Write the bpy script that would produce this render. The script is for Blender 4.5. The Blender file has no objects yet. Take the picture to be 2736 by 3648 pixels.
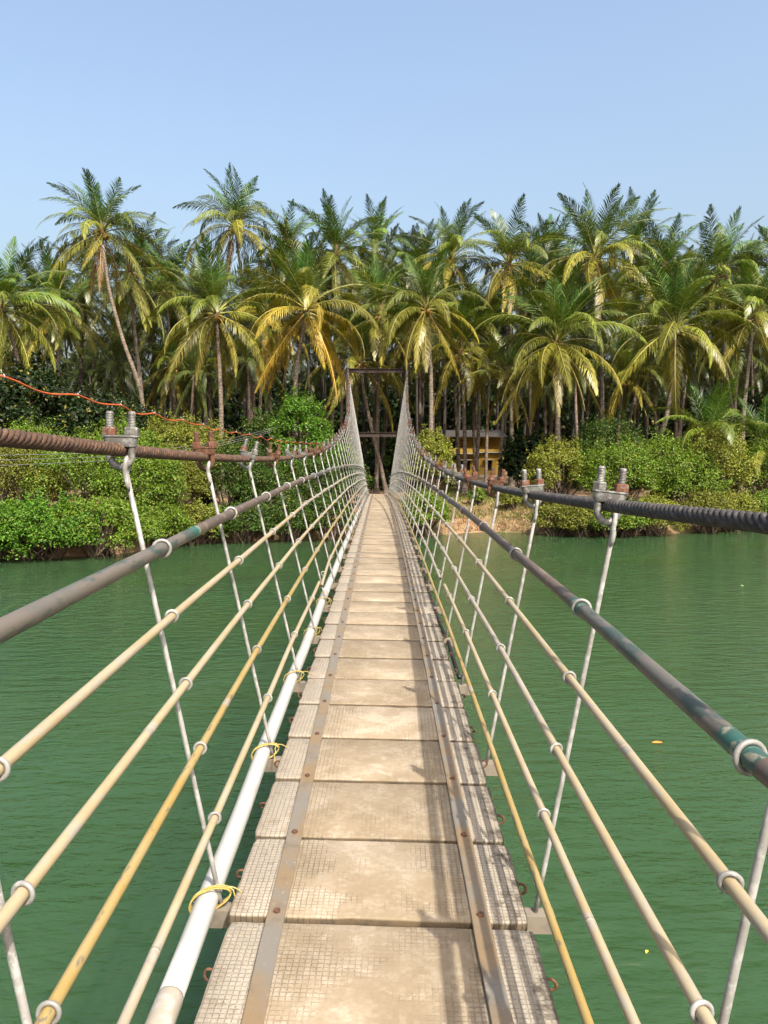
import bpy, math, random
import numpy as np
from mathutils import Matrix, Vector, Euler

R = math.radians
rng = np.random.default_rng(7)
random.seed(7)
scene = bpy.context.scene
col = scene.collection

# ---------------------------------------------------------------- camera
EYE = 4.3                                   # lens height above the water
PITCH = math.atan(224 / 2845)               # looking slightly down
cam_d = bpy.data.cameras.new('camera')
cam = bpy.data.objects.new('camera', cam_d)
col.objects.link(cam)
cam.location = (0, 0, EYE)
cam.rotation_euler = (R(90) - PITCH, 0, 0)
cam_d.sensor_fit = 'HORIZONTAL'
cam_d.sensor_width = 36.0
cam_d.lens = 36.0 * 2845 / 2736
cam_d.clip_start = 0.05
cam_d.clip_end = 3000
scene.camera = cam

# ---------------------------------------------------------------- sky and sun
SUN = Vector((0.575, -1.10, 1.45)).normalized()      # direction towards the sun: behind the right shoulder
SUN_EL = math.asin(SUN.z)
SUN_AZ = math.atan2(SUN.x, SUN.y)
world = bpy.data.worlds.new('World')
scene.world = world
world.use_nodes = True
wn = world.node_tree
bg = wn.nodes['Background']
sky = wn.nodes.new('ShaderNodeTexSky')
sky.sky_type = 'NISHITA'
sky.sun_disc = False
sky.sun_elevation = SUN_EL
sky.sun_rotation = SUN_AZ
sky.altitude = 0
sky.air_density = 1.35
sky.dust_density = 8.0
sky.ozone_density = 1.8
wn.links.new(sky.outputs[0], bg.inputs[0])
bg.inputs[1].default_value = 0.100
sun_d = bpy.data.lights.new('sun', 'SUN')
sun_d.energy = 3.0
sun_d.angle = R(0.5)
sun_d.color = (1.0, 0.93, 0.82)
sun = bpy.data.objects.new('sun', sun_d)
col.objects.link(sun)
sun.location = (20, -35, 60)
sun.rotation_euler = SUN.to_track_quat('Z', 'Y').to_euler()
scene.view_settings.view_transform = 'Standard'
scene.view_settings.look = 'None'
scene.view_settings.gamma = 1.0
scene.view_settings.exposure = 1.64
scene.view_settings.use_curve_mapping = False
scene.render.engine = 'CYCLES'
scene.cycles.max_bounces = 6
scene.cycles.diffuse_bounces = 3
scene.cycles.glossy_bounces = 3
scene.cycles.transmission_bounces = 3
scene.cycles.use_denoising = True

# ---------------------------------------------------------------- helpers
def at(fx, fy, Y):
    """the point at distance Y in front of the camera that lies on a line of sight (survey of the photograph)"""
    u = (fx - 1368) / 2845
    v = (1824 - fy) / 2845
    dy = math.cos(PITCH) + v * math.sin(PITCH)
    dz = -math.sin(PITCH) + v * math.cos(PITCH)
    return Vector((u * Y / dy, Y, EYE + dz * Y / dy))

def mesh_fast(name, V, quads=None, tris=None, mat=None, smooth=False):
    me = bpy.data.meshes.new(name)
    V = np.asarray(V, dtype=np.float32)
    nq = 0 if quads is None else len(quads)
    nt = 0 if tris is None else len(tris)
    me.vertices.add(len(V))
    me.vertices.foreach_set('co', V.ravel())
    idx = []
    if nq: idx.append(np.asarray(quads, dtype=np.int32).ravel())
    if nt: idx.append(np.asarray(tris, dtype=np.int32).ravel())
    idx = np.concatenate(idx)
    me.loops.add(len(idx))
    me.loops.foreach_set('vertex_index', idx)
    me.polygons.add(nq + nt)
    st = np.concatenate([np.arange(nq) * 4, nq * 4 + np.arange(nt) * 3]).astype(np.int32)
    me.polygons.foreach_set('loop_start', st)
    me.polygons.foreach_set('loop_total', np.concatenate([np.full(nq, 4), np.full(nt, 3)]).astype(np.int32))
    if smooth:
        me.polygons.foreach_set('use_smooth', np.ones(nq + nt, dtype=bool))
    me.update(calc_edges=True)
    if mat: me.materials.append(mat)
    return me

class MB:
    """collects vertices and faces of one mesh"""
    def __init__(s):
        s.v = []; s.f = []
    def add(s, vs, fs):
        o = len(s.v)
        s.v.extend([tuple(p) for p in vs])
        s.f.extend([tuple(i + o for i in q) for q in fs])
        return s
    def box(s, c, d, M=None):
        x, y, z = c; a, b, e = d[0] / 2, d[1] / 2, d[2] / 2
        vs = [Vector((x + i * a, y + j * b, z + k * e)) for k in (-1, 1) for j in (-1, 1) for i in (-1, 1)]
        if M: vs = [M @ p for p in vs]
        return s.add(vs, [(0, 2, 3, 1), (4, 5, 7, 6), (0, 1, 5, 4), (2, 6, 7, 3), (0, 4, 6, 2), (1, 3, 7, 5)])
    def tube(s, pts, r, n=8, caps=True):
        V, F = tube_np(pts, r, n)
        s.add(V.tolist(), F.tolist())
        if caps:
            o = len(s.v) - len(V)
            s.f.append(tuple(o + i for i in range(n))[::-1])
            s.f.append(tuple(len(s.v) - n + i for i in range(n)))
        return s
    def lathe(s, prof, n=10, M=None):
        """prof: list of (radius, z)"""
        vs = []
        for r, z in prof:
            for k in range(n):
                a = 2 * math.pi * k / n
                vs.append(Vector((r * math.cos(a), r * math.sin(a), z)))
        if M: vs = [M @ p for p in vs]
        fs = [(j * n + k, j * n + (k + 1) % n, (j + 1) * n + (k + 1) % n, (j + 1) * n + k) for j in range(len(prof) - 1) for k in range(n)]
        fs.append(tuple(range(n))[::-1]); fs.append(tuple((len(prof) - 1) * n + k for k in range(n)))
        return s.add(vs, fs)
    def torus(s, R0, r, n=20, m=8, M=None):
        vs = []; fs = []
        for i in range(n):
            a = 2 * math.pi * i / n
            for j in range(m):
                b = 2 * math.pi * j / m
                vs.append(Vector(((R0 + r * math.cos(b)) * math.cos(a), (R0 + r * math.cos(b)) * math.sin(a), r * math.sin(b))))
        if M: vs = [M @ p for p in vs]
        for i in range(n):
            for j in range(m):
                fs.append((i * m + j, ((i + 1) % n) * m + j, ((i + 1) % n) * m + (j + 1) % m, i * m + (j + 1) % m))
        return s.add(vs, fs)
    def mesh(s, name, mat=None, smooth=True):
        me = bpy.data.meshes.new(name)
        me.from_pydata(s.v, [], s.f)
        if mat: me.materials.append(mat)
        if smooth:
            me.polygons.foreach_set('use_smooth', np.ones(len(me.polygons), dtype=bool))
        me.update()
        return me

def tube_np(pts, r, n=8):
    P = np.asarray([tuple(p) for p in pts], dtype=float)
    m = len(P)
    rr = np.full(m, r) if np.isscalar(r) else np.asarray(r, dtype=float)
    T = np.gradient(P, axis=0)
    T /= np.linalg.norm(T, axis=1)[:, None] + 1e-12
    ref = np.array([0, 0, 1.0]) if abs(T[0, 2]) < 0.9 else np.array([1.0, 0, 0])
    N = np.zeros_like(P)
    a = np.cross(ref, T[0]); a /= np.linalg.norm(a)
    for i in range(m):
        a = a - T[i] * np.dot(a, T[i])
        a /= np.linalg.norm(a) + 1e-12
        N[i] = a
    B = np.cross(T, N)
    ang = 2 * np.pi * np.arange(n) / n
    V = (P[:, None, :] + rr[:, None, None] * (np.cos(ang)[None, :, None] * N[:, None, :] + np.sin(ang)[None, :, None] * B[:, None, :])).reshape(-1, 3)
    i = np.arange(m - 1)[:, None] * n; k = np.arange(n)[None, :]; k2 = (k + 1) % n
    F = np.stack([i + k, i + k2, i + n + k2, i + n + k], axis=-1).reshape(-1, 4)
    return V, F

def ob(name, me, parent=None, loc=(0, 0, 0), rot=None, scale=None):
    o = bpy.data.objects.new(name, me)
    col.objects.link(o)
    o.location = loc
    if rot is not None: o.rotation_euler = rot
    if scale is not None: o.scale = scale
    if parent is not None: o.parent = parent
    return o

def thing(o, label, cat, group=None):
    o['label'] = label; o['category'] = cat
    if group: o['group'] = group
    return o

def shade_by_angle(me, deg=35):
    try:
        me.set_sharp_from_angle(angle=R(deg))
    except Exception:
        pass
    return me

# ---------------------------------------------------------------- materials
def new_mat(name):
    m = bpy.data.materials.new(name)
    m.use_nodes = True
    nt = m.node_tree
    return m, nt, nt.nodes['Principled BSDF']

ALB = 0.66                                  # surveyed picture colours to surface colours
class NT:
    """small wrapper to write node trees tersely"""
    def __init__(s, nt):
        s.nt = nt
    def n(s, t, **kw):
        x = s.nt.nodes.new(t)
        for k, v in kw.items(): setattr(x, k, v)
        return x
    def link(s, a, b): s.nt.links.new(a, b)
    def put(s, sock, v):
        if hasattr(v, 'node'): s.link(v, sock)
        elif isinstance(v, (tuple, list)) and sock.type == 'RGBA': sock.default_value = (*v[:3], 1)
        else: sock.default_value = v
    def math(s, op, a, b=0.0, c=None):
        x = s.n('ShaderNodeMath', operation=op)
        s.put(x.inputs[0], a); s.put(x.inputs[1], b)
        if c is not None: s.put(x.inputs[2], c)
        return x.outputs[0]
    def mix(s, f, a, b, blend='MIX'):
        x = s.n('ShaderNodeMix', data_type='RGBA', blend_type=blend)
        s.put(x.inputs[0], f); s.put(x.inputs[6], a); s.put(x.inputs[7], b)
        return x.outputs[2]
    def noise(s, vec, scale, detail=4, rough=0.55, out=0):
        x = s.n('ShaderNodeTexNoise')
        if vec is not None: s.link(vec, x.inputs['Vector'])
        x.inputs['Scale'].default_value = scale
        x.inputs['Detail'].default_value = detail
        x.inputs['Roughness'].default_value = rough
        return x.outputs[out]
    def ramp(s, v, lo, hi):
        x = s.n('ShaderNodeMapRange', interpolation_type='SMOOTHSTEP')
        s.put(x.inputs[0], v)
        x.inputs[1].default_value = lo; x.inputs[2].default_value = hi
        return x.outputs[0]
    def coords(s, kind='Object', scale=None, randomise=True):
        tc = s.n('ShaderNodeTexCoord')
        v = tc.outputs[kind]
        if randomise:
            oi = s.n('ShaderNodeObjectInfo')
            k = s.math('MULTIPLY', oi.outputs['Random'], 37.0)
            a = s.n('ShaderNodeVectorMath', operation='ADD')
            s.link(v, a.inputs[0]); s.link(k, a.inputs[1])
            v = a.outputs[0]
        if scale:
            mp = s.n('ShaderNodeMapping')
            mp.inputs['Scale'].default_value = scale
            s.link(v, mp.inputs[0]); v = mp.outputs[0]
        return v
    def bump(s, h, strength=0.3, dist=0.01):
        x = s.n('ShaderNodeBump')
        x.inputs['Strength'].default_value = strength
        x.inputs['Distance'].default_value = dist
        s.link(h, x.inputs['Height'])
        return x.outputs[0]

def worn(name, base, spots, base2=None, scale=8, lo=0.52, hi=0.62, rough=0.6, metal=0.0, stretch=None, bump=0.2, spec=0.4):
    """a painted or galvanised surface with worn spots"""
    K = {"orange_sheath": 0.52, "yellow_rope": 0.46, "rod_paint": 0.44, "galvanised_steel": 0.42}.get(name, 0.42)
    base, spots = tuple(q * K for q in base), tuple(q * K for q in spots)
    base2 = tuple(q * K for q in base2) if base2 else None
    m, nt, b = new_mat(name)
    w = NT(nt)
    v = w.coords('Object', stretch)
    c = base
    if base2 is not None:
        c = w.mix(w.ramp(w.noise(v, scale * 0.35, 3), 0.4, 0.6), base, base2)
    f = w.ramp(w.noise(v, scale, 6, 0.65), lo, hi)
    c = w.mix(f, c, spots)
    f2 = w.noise(v, scale * 5, 4, 0.7)
    c = w.mix(w.math('MULTIPLY', f2, 0.35), c, tuple(x * 0.6 for x in base[:3]))
    w.link(c, b.inputs['Base Color'])
    b.inputs['Roughness'].default_value = rough
    b.inputs['Metallic'].default_value = metal
    b.inputs['Specular IOR Level'].default_value = spec
    if bump:
        w.link(w.bump(w.noise(v, scale * 4, 5, 0.7), bump, 0.004), b.inputs['Normal'])
    return m

M = {}
M['galv'] = worn('galvanised_steel', (0.52, 0.51, 0.48), (0.74, 0.73, 0.70), (0.40, 0.39, 0.37), 22, 0.5, 0.6, 0.5, 0.15)
M['rodpaint'] = worn('rod_paint', (0.60, 0.59, 0.56), (0.80, 0.79, 0.76), (0.44, 0.42, 0.39), 26, 0.48, 0.6, 0.5, 0.1)
M['clampgrey'] = worn('clamp_galvanised', (0.30, 0.30, 0.29), (0.55, 0.54, 0.51), (0.22, 0.20, 0.18), 40, 0.5, 0.6, 0.55, 0.2)
M['rust'] = worn('rusty_iron', (0.20, 0.085, 0.04), (0.32, 0.15, 0.07), (0.13, 0.06, 0.035), 40, 0.5, 0.62, 0.85)
M['nutrust'] = worn('rusty_nut', (0.28, 0.10, 0.045), (0.36, 0.30, 0.26), (0.22, 0.08, 0.04), 45, 0.52, 0.6, 0.8)
M['cable_left'] = worn('rusty_wire_rope', (0.17, 0.085, 0.045), (0.30, 0.18, 0.10), (0.10, 0.055, 0.035), 30, 0.5, 0.65, 0.8, 0.1)
M['cable_right'] = worn('weathered_wire_rope', (0.095, 0.082, 0.072), (0.19, 0.165, 0.145), (0.06, 0.05, 0.045), 30, 0.5, 0.65, 0.7, 0.1)
M['rail'] = worn('yellow_rail_paint', (0.64, 0.50, 0.28), (0.60, 0.55, 0.46), (0.70, 0.58, 0.38), 14, 0.48, 0.66, 0.5, stretch=(3, 0.8, 3), bump=0.1)
M['railgrey'] = worn('worn_rail_paint', (0.62, 0.52, 0.36), (0.48, 0.45, 0.40), (0.66, 0.59, 0.47), 14, 0.46, 0.6, 0.5, stretch=(3, 0.8, 3), bump=0.1)
M['railyellow'] = worn('chipped_yellow_paint', (0.58, 0.40, 0.12), (0.22, 0.20, 0.17), (0.60, 0.46, 0.20), 14, 0.56, 0.64, 0.5, stretch=(3, 0.8, 3), bump=0.1)
M['handrail'] = worn('worn_handrail', (0.22, 0.21, 0.185), (0.085, 0.135, 0.115), (0.27, 0.225, 0.185), 9, 0.50, 0.60, 0.5, 0.1, stretch=(2.5, 0.8, 2.5), bump=0.12)
M['teal'] = worn('chipped_teal_paint', (0.05, 0.20, 0.16), (0.45, 0.42, 0.30), (0.07, 0.13, 0.11), 22, 0.54, 0.60, 0.5, 0.0)
M['handrail_brown'] = worn('browned_handrail', (0.24, 0.17, 0.13), (0.34, 0.27, 0.21), (0.18, 0.14, 0.12), 9, 0.52, 0.62, 0.5, 0.1, stretch=(2.5, 0.8, 2.5), bump=0.12)
M['pvc'] = worn('white_pipe', (0.80, 0.78, 0.74), (0.74, 0.70, 0.64), (0.83, 0.82, 0.79), 5, 0.55, 0.7, 0.4, stretch=(2, .6, 2), bump=0.05)
M['pvc_tan'] = worn('stained_coupling', (0.66, 0.58, 0.46), (0.78, 0.74, 0.68), None, 16, 0.5, 0.6, 0.5)
M['beam'] = worn('painted_cross_beam', (0.40, 0.34, 0.27), (0.28, 0.24, 0.20), (0.43, 0.36, 0.27), 9, 0.5, 0.65, 0.6)
M['beam_right'] = M['beam']
M['tower'] = worn('brown_tower_steel', (0.075, 0.043, 0.032), (0.12, 0.075, 0.055), (0.045, 0.03, 0.025), 3, 0.5, 0.65, 0.75)
M['rope'] = worn('yellow_rope', (0.66, 0.47, 0.10), (0.72, 0.60, 0.25), None, 60, 0.5, 0.6, 0.8)
M['orange'] = worn('orange_sheath', (0.80, 0.16, 0.03), (0.62, 0.12, 0.03), None, 9, 0.5, 0.6, 0.5)
M['tie'] = worn('white_tie', (0.8, 0.8, 0.8), (0.7, 0.7, 0.7), None, 9)
M['wire'] = worn('grey_wire', (0.30, 0.31, 0.30), (0.38, 0.38, 0.36), None, 5)
M['darkwire'] = worn('dark_wire', (0.04, 0.045, 0.04), (0.06, 0.06, 0.055), None, 5)
M['hose'] = worn('black_hose', (0.02, 0.02, 0.02), (0.05, 0.045, 0.04), None, 9, rough=0.45)

def strap_material():
    m, nt, b = new_mat('steel_strap')
    w = NT(nt)
    tc = w.n('ShaderNodeTexCoord')
    v = w.coords('Object')
    sep = w.n('ShaderNodeSeparateXYZ'); w.link(tc.outputs['UV'], sep.inputs[0])
    n1 = w.noise(v, 3.2, 5, 0.6)
    c = w.mix(w.ramp(n1, 0.38, 0.62), (0.25, 0.175, 0.095), (0.21, 0.19, 0.16))
    c = w.mix(w.ramp(w.noise(v, 14, 5, 0.7), 0.5, 0.72), c, (0.17, 0.13, 0.085))
    c = w.mix(1.0, c, (ALB,) * 3, 'MULTIPLY')
    c = w.mix(w.ramp(w.noise(v, 60, 3, 0.7), 0.62, 0.75), c, (0.29, 0.25, 0.19))
    w.link(c, b.inputs['Base Color'])
    b.inputs['Roughness'].default_value = 0.55
    b.inputs['Metallic'].default_value = 0.15
    w.link(w.bump(w.noise(v, 35, 5, 0.7), 0.12, 0.004), b.inputs['Normal'])
    return m
M['strap'] = strap_material()

def slab_material():
    m, nt, b = new_mat('concrete_slab')
    w = NT(nt)
    tc = w.n('ShaderNodeTexCoord')
    sep = w.n('ShaderNodeSeparateXYZ'); w.link(tc.outputs['Object'], sep.inputs[0])
    x, y = sep.outputs[0], sep.outputs[1]
    v = w.coords('Object')
    big = w.noise(v, 2.6, 4, 0.6)
    mid = w.noise(v, 9, 6, 0.75)
    fine = w.noise(v, 75, 4, 0.75)
    ax = w.math('ABSOLUTE', x)
    # walked centre is sandy, the sides stay pale
    side = w.ramp(w.math('ADD', ax, w.math('MULTIPLY', w.math('SUBTRACT', mid, 0.5), 0.25)), 0.29, 0.40)
    sand = w.mix(w.ramp(big, 0.40, 0.62), (0.262, 0.205, 0.134), (0.318, 0.254, 0.174))
    pale = w.mix(w.ramp(mid, 0.42, 0.6), (0.335, 0.295, 0.235), (0.43, 0.39, 0.325))
    c = w.mix(side, sand, pale)
    patch = w.ramp(w.math('ADD', w.math('MULTIPLY', big, 0.5), w.math('MULTIPLY', mid, 0.5)), 0.53, 0.62)
    c = w.mix(w.math('MULTIPLY', patch, 0.75), c, (0.47, 0.39, 0.295))
    # brown and black lichen creeping in from the two ends
    stain = w.ramp(w.math('ADD', w.math('MULTIPLY', ax, 0.55), w.math('MULTIPLY', mid, 0.62)), 0.52, 0.64)
    c = w.mix(w.math('MULTIPLY', stain, 0.6), c, (0.17, 0.125, 0.08))
    right = w.ramp(w.math('ADD', x, w.math('MULTIPLY', w.math('SUBTRACT', mid, 0.5), 0.5)), 0.43, 0.53)
    c = w.mix(w.math('MULTIPLY', right, 0.85), c, (0.05, 0.043, 0.034))
    # imprint of the casting mesh: every little field is worn a bit differently
    P = 0.0190
    cellv = w.n('ShaderNodeCombineXYZ')
    w.link(w.math('FLOOR', w.math('DIVIDE', x, P)), cellv.inputs[0]); w.link(w.math('FLOOR', w.math('DIVIDE', y, P)), cellv.inputs[1])
    w.link(w.math('MULTIPLY', w.n('ShaderNodeObjectInfo').outputs['Random'], 91.0), cellv.inputs[2])
    wnz = w.n('ShaderNodeTexWhiteNoise'); w.link(cellv.outputs[0], wnz.inputs['Vector'])
    cell = w.ramp(w.math('ADD', w.math('MULTIPLY', wnz.outputs[0], 0.13), w.math('MULTIPLY', w.noise(v, 6.5, 7, 0.78), 1.0)), 0.50, 0.78)
    c = w.mix(w.math('MULTIPLY', cell, 0.55), c, (0.43, 0.375, 0.29))
    lines = []
    for s in (x, y):
        wob = w.math('ADD', s, w.math('MULTIPLY', w.math('SUBTRACT', mid, 0.5), 0.006))
        fr = w.math('FRACT', w.math('ADD', w.math('DIVIDE', wob, P), 50.0))
        d = w.math('ABSOLUTE', w.math('SUBTRACT', fr, 0.5))
        lines.append(w.ramp(d, 0.36, 0.46))
    grid = w.math('MAXIMUM', lines[0], lines[1])
    worn_mask = w.math('MULTIPLY', w.ramp(w.math('ADD', w.math('MULTIPLY', w.noise(v, 4.5, 4, 0.7), 0.8), w.math('MULTIPLY', ax, 0.55)), 0.40, 0.62), w.ramp(fine, 0.30, 0.55))
    g = w.math('MULTIPLY', grid, worn_mask)
    g = w.math('MULTIPLY', g, w.math('ADD', w.math('MULTIPLY', w.n('ShaderNodeObjectInfo').outputs['Random'], 0.9), 0.35))
    c = w.mix(w.math('MULTIPLY', g, 0.42), c, (0.15, 0.11, 0.07))
    c = w.mix(w.math('MULTIPLY', w.ramp(fine, 0.45, 0.75), 0.30), c, (0.18, 0.135, 0.09))
    edge = w.math('SUBTRACT', 1.0, w.ramp(sep.outputs[2], -0.010, -0.0015))
    c = w.mix(w.math('MULTIPLY', edge, 0.85), c, w.mix(w.ramp(mid, 0.4, 0.6), (0.11, 0.075, 0.04), (0.055, 0.04, 0.025)))
    oi = w.n('ShaderNodeObjectInfo')
    hs = w.n('ShaderNodeHueSaturation')
    w.link(w.math('ADD', w.math('MULTIPLY', oi.outputs['Random'], 0.22), 0.88), hs.inputs['Value'])
    w.link(c, hs.inputs['Color'])
    hs.inputs['Value'].default_value = 1
    w.link(w.mix(1.0, hs.outputs[0], (ALB,) * 3, 'MULTIPLY'), b.inputs['Base Color'])
    b.inputs['Roughness'].default_value = 0.88
    b.inputs['Specular IOR Level'].default_value = 0.25
    h = w.math('SUBTRACT', w.math('ADD', w.math('MULTIPLY', fine, 0.5), w.math('MULTIPLY', mid, 0.6)), w.math('MULTIPLY', g, 0.9))
    w.link(w.bump(h, 0.8, 0.005), b.inputs['Normal'])
    return m
M['slab'] = slab_material()

def water_material():
    m, nt, b = new_mat('river_water')
    w = NT(nt)
    tc = w.n('ShaderNodeTexCoord')
    v = tc.outputs['Object']
    big = w.noise(v, 0.05, 3, 0.5)
    c = w.mix(w.ramp(big, 0.35, 0.65), (0.021, 0.050, 0.019), (0.027, 0.054, 0.020))
    w.link(c, b.inputs['Base Color'])
    b.inputs['Roughness'].default_value = 0.11
    b.inputs['IOR'].default_value = 1.333
    b.inputs['Subsurface Weight'].default_value = 1.0          # murky water: light spreads below the surface
    b.inputs['Subsurface Radius'].default_value = (0.5, 1.0, 0.6)
    b.inputs['Subsurface Scale'].default_value = 0.8
    b.subsurface_method = 'BURLEY'
    b.inputs['Specular IOR Level'].default_value = 0.5
    mp = w.n('ShaderNodeMapping'); mp.inputs['Rotation'].default_value = (0, 0, R(-14)); mp.inputs['Scale'].default_value = (0.55, 1.35, 1)
    w.link(v, mp.inputs[0])
    n1 = w.noise(mp.outputs[0], 3.1, 3, 0.55)
    n2 = w.noise(mp.outputs[0], 9.5, 3, 0.6)
    n3 = w.noise(v, 0.6, 2, 0.5)
    calm = w.ramp(w.noise(v, 0.16, 2, 0.5), 0.30, 0.62)
    h = w.math('ADD', w.math('ADD', w.math('MULTIPLY', n1, 0.75), w.math('MULTIPLY', n2, 0.26)), w.math('MULTIPLY', n3, 0.6))
    h = w.math('MULTIPLY', h, w.math('ADD', w.math('MULTIPLY', calm, 0.7), 0.35))
    w.link(w.bump(h, 1.0, 0.12), b.inputs['Normal'])
    return m
M['water'] = water_material()

def ground_material():
    m, nt, b = new_mat('bank_soil')
    w = NT(nt)
    v = w.coords('Object', None, False)
    n1 = w.noise(v, 0.35, 5, 0.6); n2 = w.noise(v, 2.4, 6, 0.7); n3 = w.noise(v, 14, 4, 0.7)
    c = w.mix(w.ramp(n1, 0.40, 0.60), (0.33, 0.185, 0.10), (0.17, 0.13, 0.05))
    c = w.mix(w.ramp(n2, 0.45, 0.62), c, (0.33, 0.22, 0.12))
    c = w.mix(w.math('MULTIPLY', w.ramp(n3, 0.45, 0.7), 0.6), c, (0.10, 0.07, 0.035))
    c = w.mix(1.0, c, (ALB,) * 3, 'MULTIPLY')
    w.link(c, b.inputs['Base Color'])
    b.inputs['Roughness'].default_value = 0.95
    w.link(w.bump(n3, 0.6, 0.08), b.inputs['Normal'])
    return m
M['ground'] = ground_material()

def leaf_material(name, rough=0.45, trans=0.3, var=0.5, spec=0.35, flecks=0.0):
    """leaf colour is the object's own colour, varied leaf by leaf; thin leaves let some light through"""
    m, nt, b = new_mat(name)
    w = NT(nt)
    oi = w.n('ShaderNodeObjectInfo')
    ge = w.n('ShaderNodeNewGeometry')
    hs = w.n('ShaderNodeHueSaturation')
    rnd = ge.outputs['Random Per Island']
    w.link(oi.outputs['Color'], hs.inputs['Color'])
    w.link(w.math('ADD', w.math('MULTIPLY', rnd, var * 1.3), 1.0 - var * 0.6), hs.inputs['Value'])
    w.link(w.math('ADD', w.math('MULTIPLY', w.math('FRACT', w.math('MULTIPLY', rnd, 17.3)), 0.035), 0.490), hs.inputs['Hue'])
    fleck = w.math('MULTIPLY', w.math('GREATER_THAN', w.math('FRACT', w.math('MULTIPLY', rnd, 53.7)), 1.0 - flecks), 0.75)  # bright glints on the foliage, painted as yellow on some leaves
    lc = w.mix(fleck, w.mix(1.0, hs.outputs[0], (0.72,) * 3, 'MULTIPLY'), (0.22, 0.18, 0.045))
    w.link(lc, b.inputs['Base Color'])
    b.inputs['Roughness'].default_value = rough
    b.inputs['Specular IOR Level'].default_value = spec
    tr = w.n('ShaderNodeBsdfTranslucent')
    w.link(w.mix(1.0, lc, (1.5, 1.4, 0.5), 'MULTIPLY'), tr.inputs[0])
    ms = w.n('ShaderNodeMixShader'); ms.inputs[0].default_value = trans
    out = nt.nodes['Material Output']
    w.link(b.outputs[0], ms.inputs[1]); w.link(tr.outputs[0], ms.inputs[2]); w.link(ms.outputs[0], out.inputs[0])
    return m
M['frond'] = leaf_material('palm_frond', 0.36, 0.20, 0.6, 0.30)
def rachis_material():
    m, nt, b = new_mat('palm_midrib')
    w = NT(nt)
    oi = w.n('ShaderNodeObjectInfo')
    w.link(w.mix(0.35, oi.outputs['Color'], (0.26, 0.22, 0.06)), b.inputs['Base Color'])
    b.inputs['Roughness'].default_value = 0.4
    return m
M['rachis'] = rachis_material()
M['leaf'] = leaf_material('bush_leaf', 0.5, 0.22, 0.85, 0.22, 0.04)

def tint_material(name, rough=0.6, scale=6, ring=None):
    m, nt, b = new_mat(name)
    w = NT(nt)
    oi = w.n('ShaderNodeObjectInfo')
    v = w.coords('Object')
    n = w.noise(v, scale, 5, 0.65)
    c = w.mix(w.ramp(n, 0.35, 0.65), oi.outputs['Color'], w.mix(1.0, oi.outputs['Color'], (0.5, 0.48, 0.46), 'MULTIPLY'))
    h = n
    if ring:
        tc = w.n('ShaderNodeTexCoord'); sep = w.n('ShaderNodeSeparateXYZ'); w.link(tc.outputs['Object'], sep.inputs[0])
        fr = w.math('FRACT', w.math('ADD', w.math('MULTIPLY', sep.outputs[2], ring), w.math('MULTIPLY', n, 0.6)))
        rm = w.ramp(fr, 0.62, 0.9)
        c = w.mix(w.math('MULTIPLY', rm, 0.55), c, (0.05, 0.04, 0.032))
        h = w.math('SUBTRACT', n, w.math('MULTIPLY', rm, 0.8))
    w.link(w.mix(1.0, c, (ALB,) * 3, 'MULTIPLY'), b.inputs['Base Color'])
    b.inputs['Roughness'].default_value = rough
    w.link(w.bump(h, 0.5, 0.03), b.inputs['Normal'])
    return m
M['trunk'] = tint_material('palm_bark', 0.9, 5, 5.5)
M['bark'] = tint_material('shrub_bark', 0.9, 8)
M['nut'] = tint_material('coconut_husk', 0.5, 9)

# ---------------------------------------------------------------- water and ground
w_me = mesh_fast('water', [(-600, -45, 0), (600, -45, 0), (600, 60, 0), (-600, 60, 0)], [(0, 1, 2, 3)], mat=M['water'])
wo = ob('river_water', w_me); wo['kind'] = 'structure'
wo['label'] = 'calm dark green river rippling under the bridge'

SHX = [-60, -30, -15.1, -13.1, -10.6, -9.7, -8.2, -4.9, -2.8, 2.7, 5.6, 7.7, 10.1, 13.2, 16.6, 21, 40, 80]
SHY = [26, 29, 31.2, 31.6, 32.6, 35.6, 36.9, 37.5, 38.0, 40.0, 41.6, 40.7, 39.4, 40.0, 41.4, 43.4, 46, 48]
def shore(x): return float(np.interp(x, SHX, SHY))
def ground_z(x, y):
    s = y - shore(x)
    if s < 0: z = max(-2.5, 0.55 * s)
    else: z = 1.38 * (1 - math.exp(-s / 1.5))
    if s > 0:
        z += 0.10 * math.sin(x * 0.9 + y * 0.4) * math.sin(y * 0.7 - x * 0.3) * min(1, s / 3)
    if y < -44:
        z = max(z, 1.4 * (1 - math.exp((y + 44) / 2.0)))
    return z
gx = np.concatenate([[-700, -300, -120], np.arange(-60, 60.1, 0.75), [120, 300, 700]])
gy = np.concatenate([[-500, -120, -60], np.arange(-50, -40, 1.0), [-30, 0, 15], np.arange(24, 60, 0.5), np.arange(60, 110, 2.5), [140, 200, 400, 900]])
gv = [(x, y, ground_z(float(x), float(y))) for y in gy for x in gx]
nx = len(gx)
gq = [(j * nx + i, j * nx + i + 1, (j + 1) * nx + i + 1, (j + 1) * nx + i) for j in range(len(gy) - 1) for i in range(nx - 1)]
go = ob('ground', mesh_fast('ground', gv, gq, mat=M['ground'], smooth=True)); go['kind'] = 'structure'
go['label'] = 'brown earth river bank under the palms'

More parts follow.
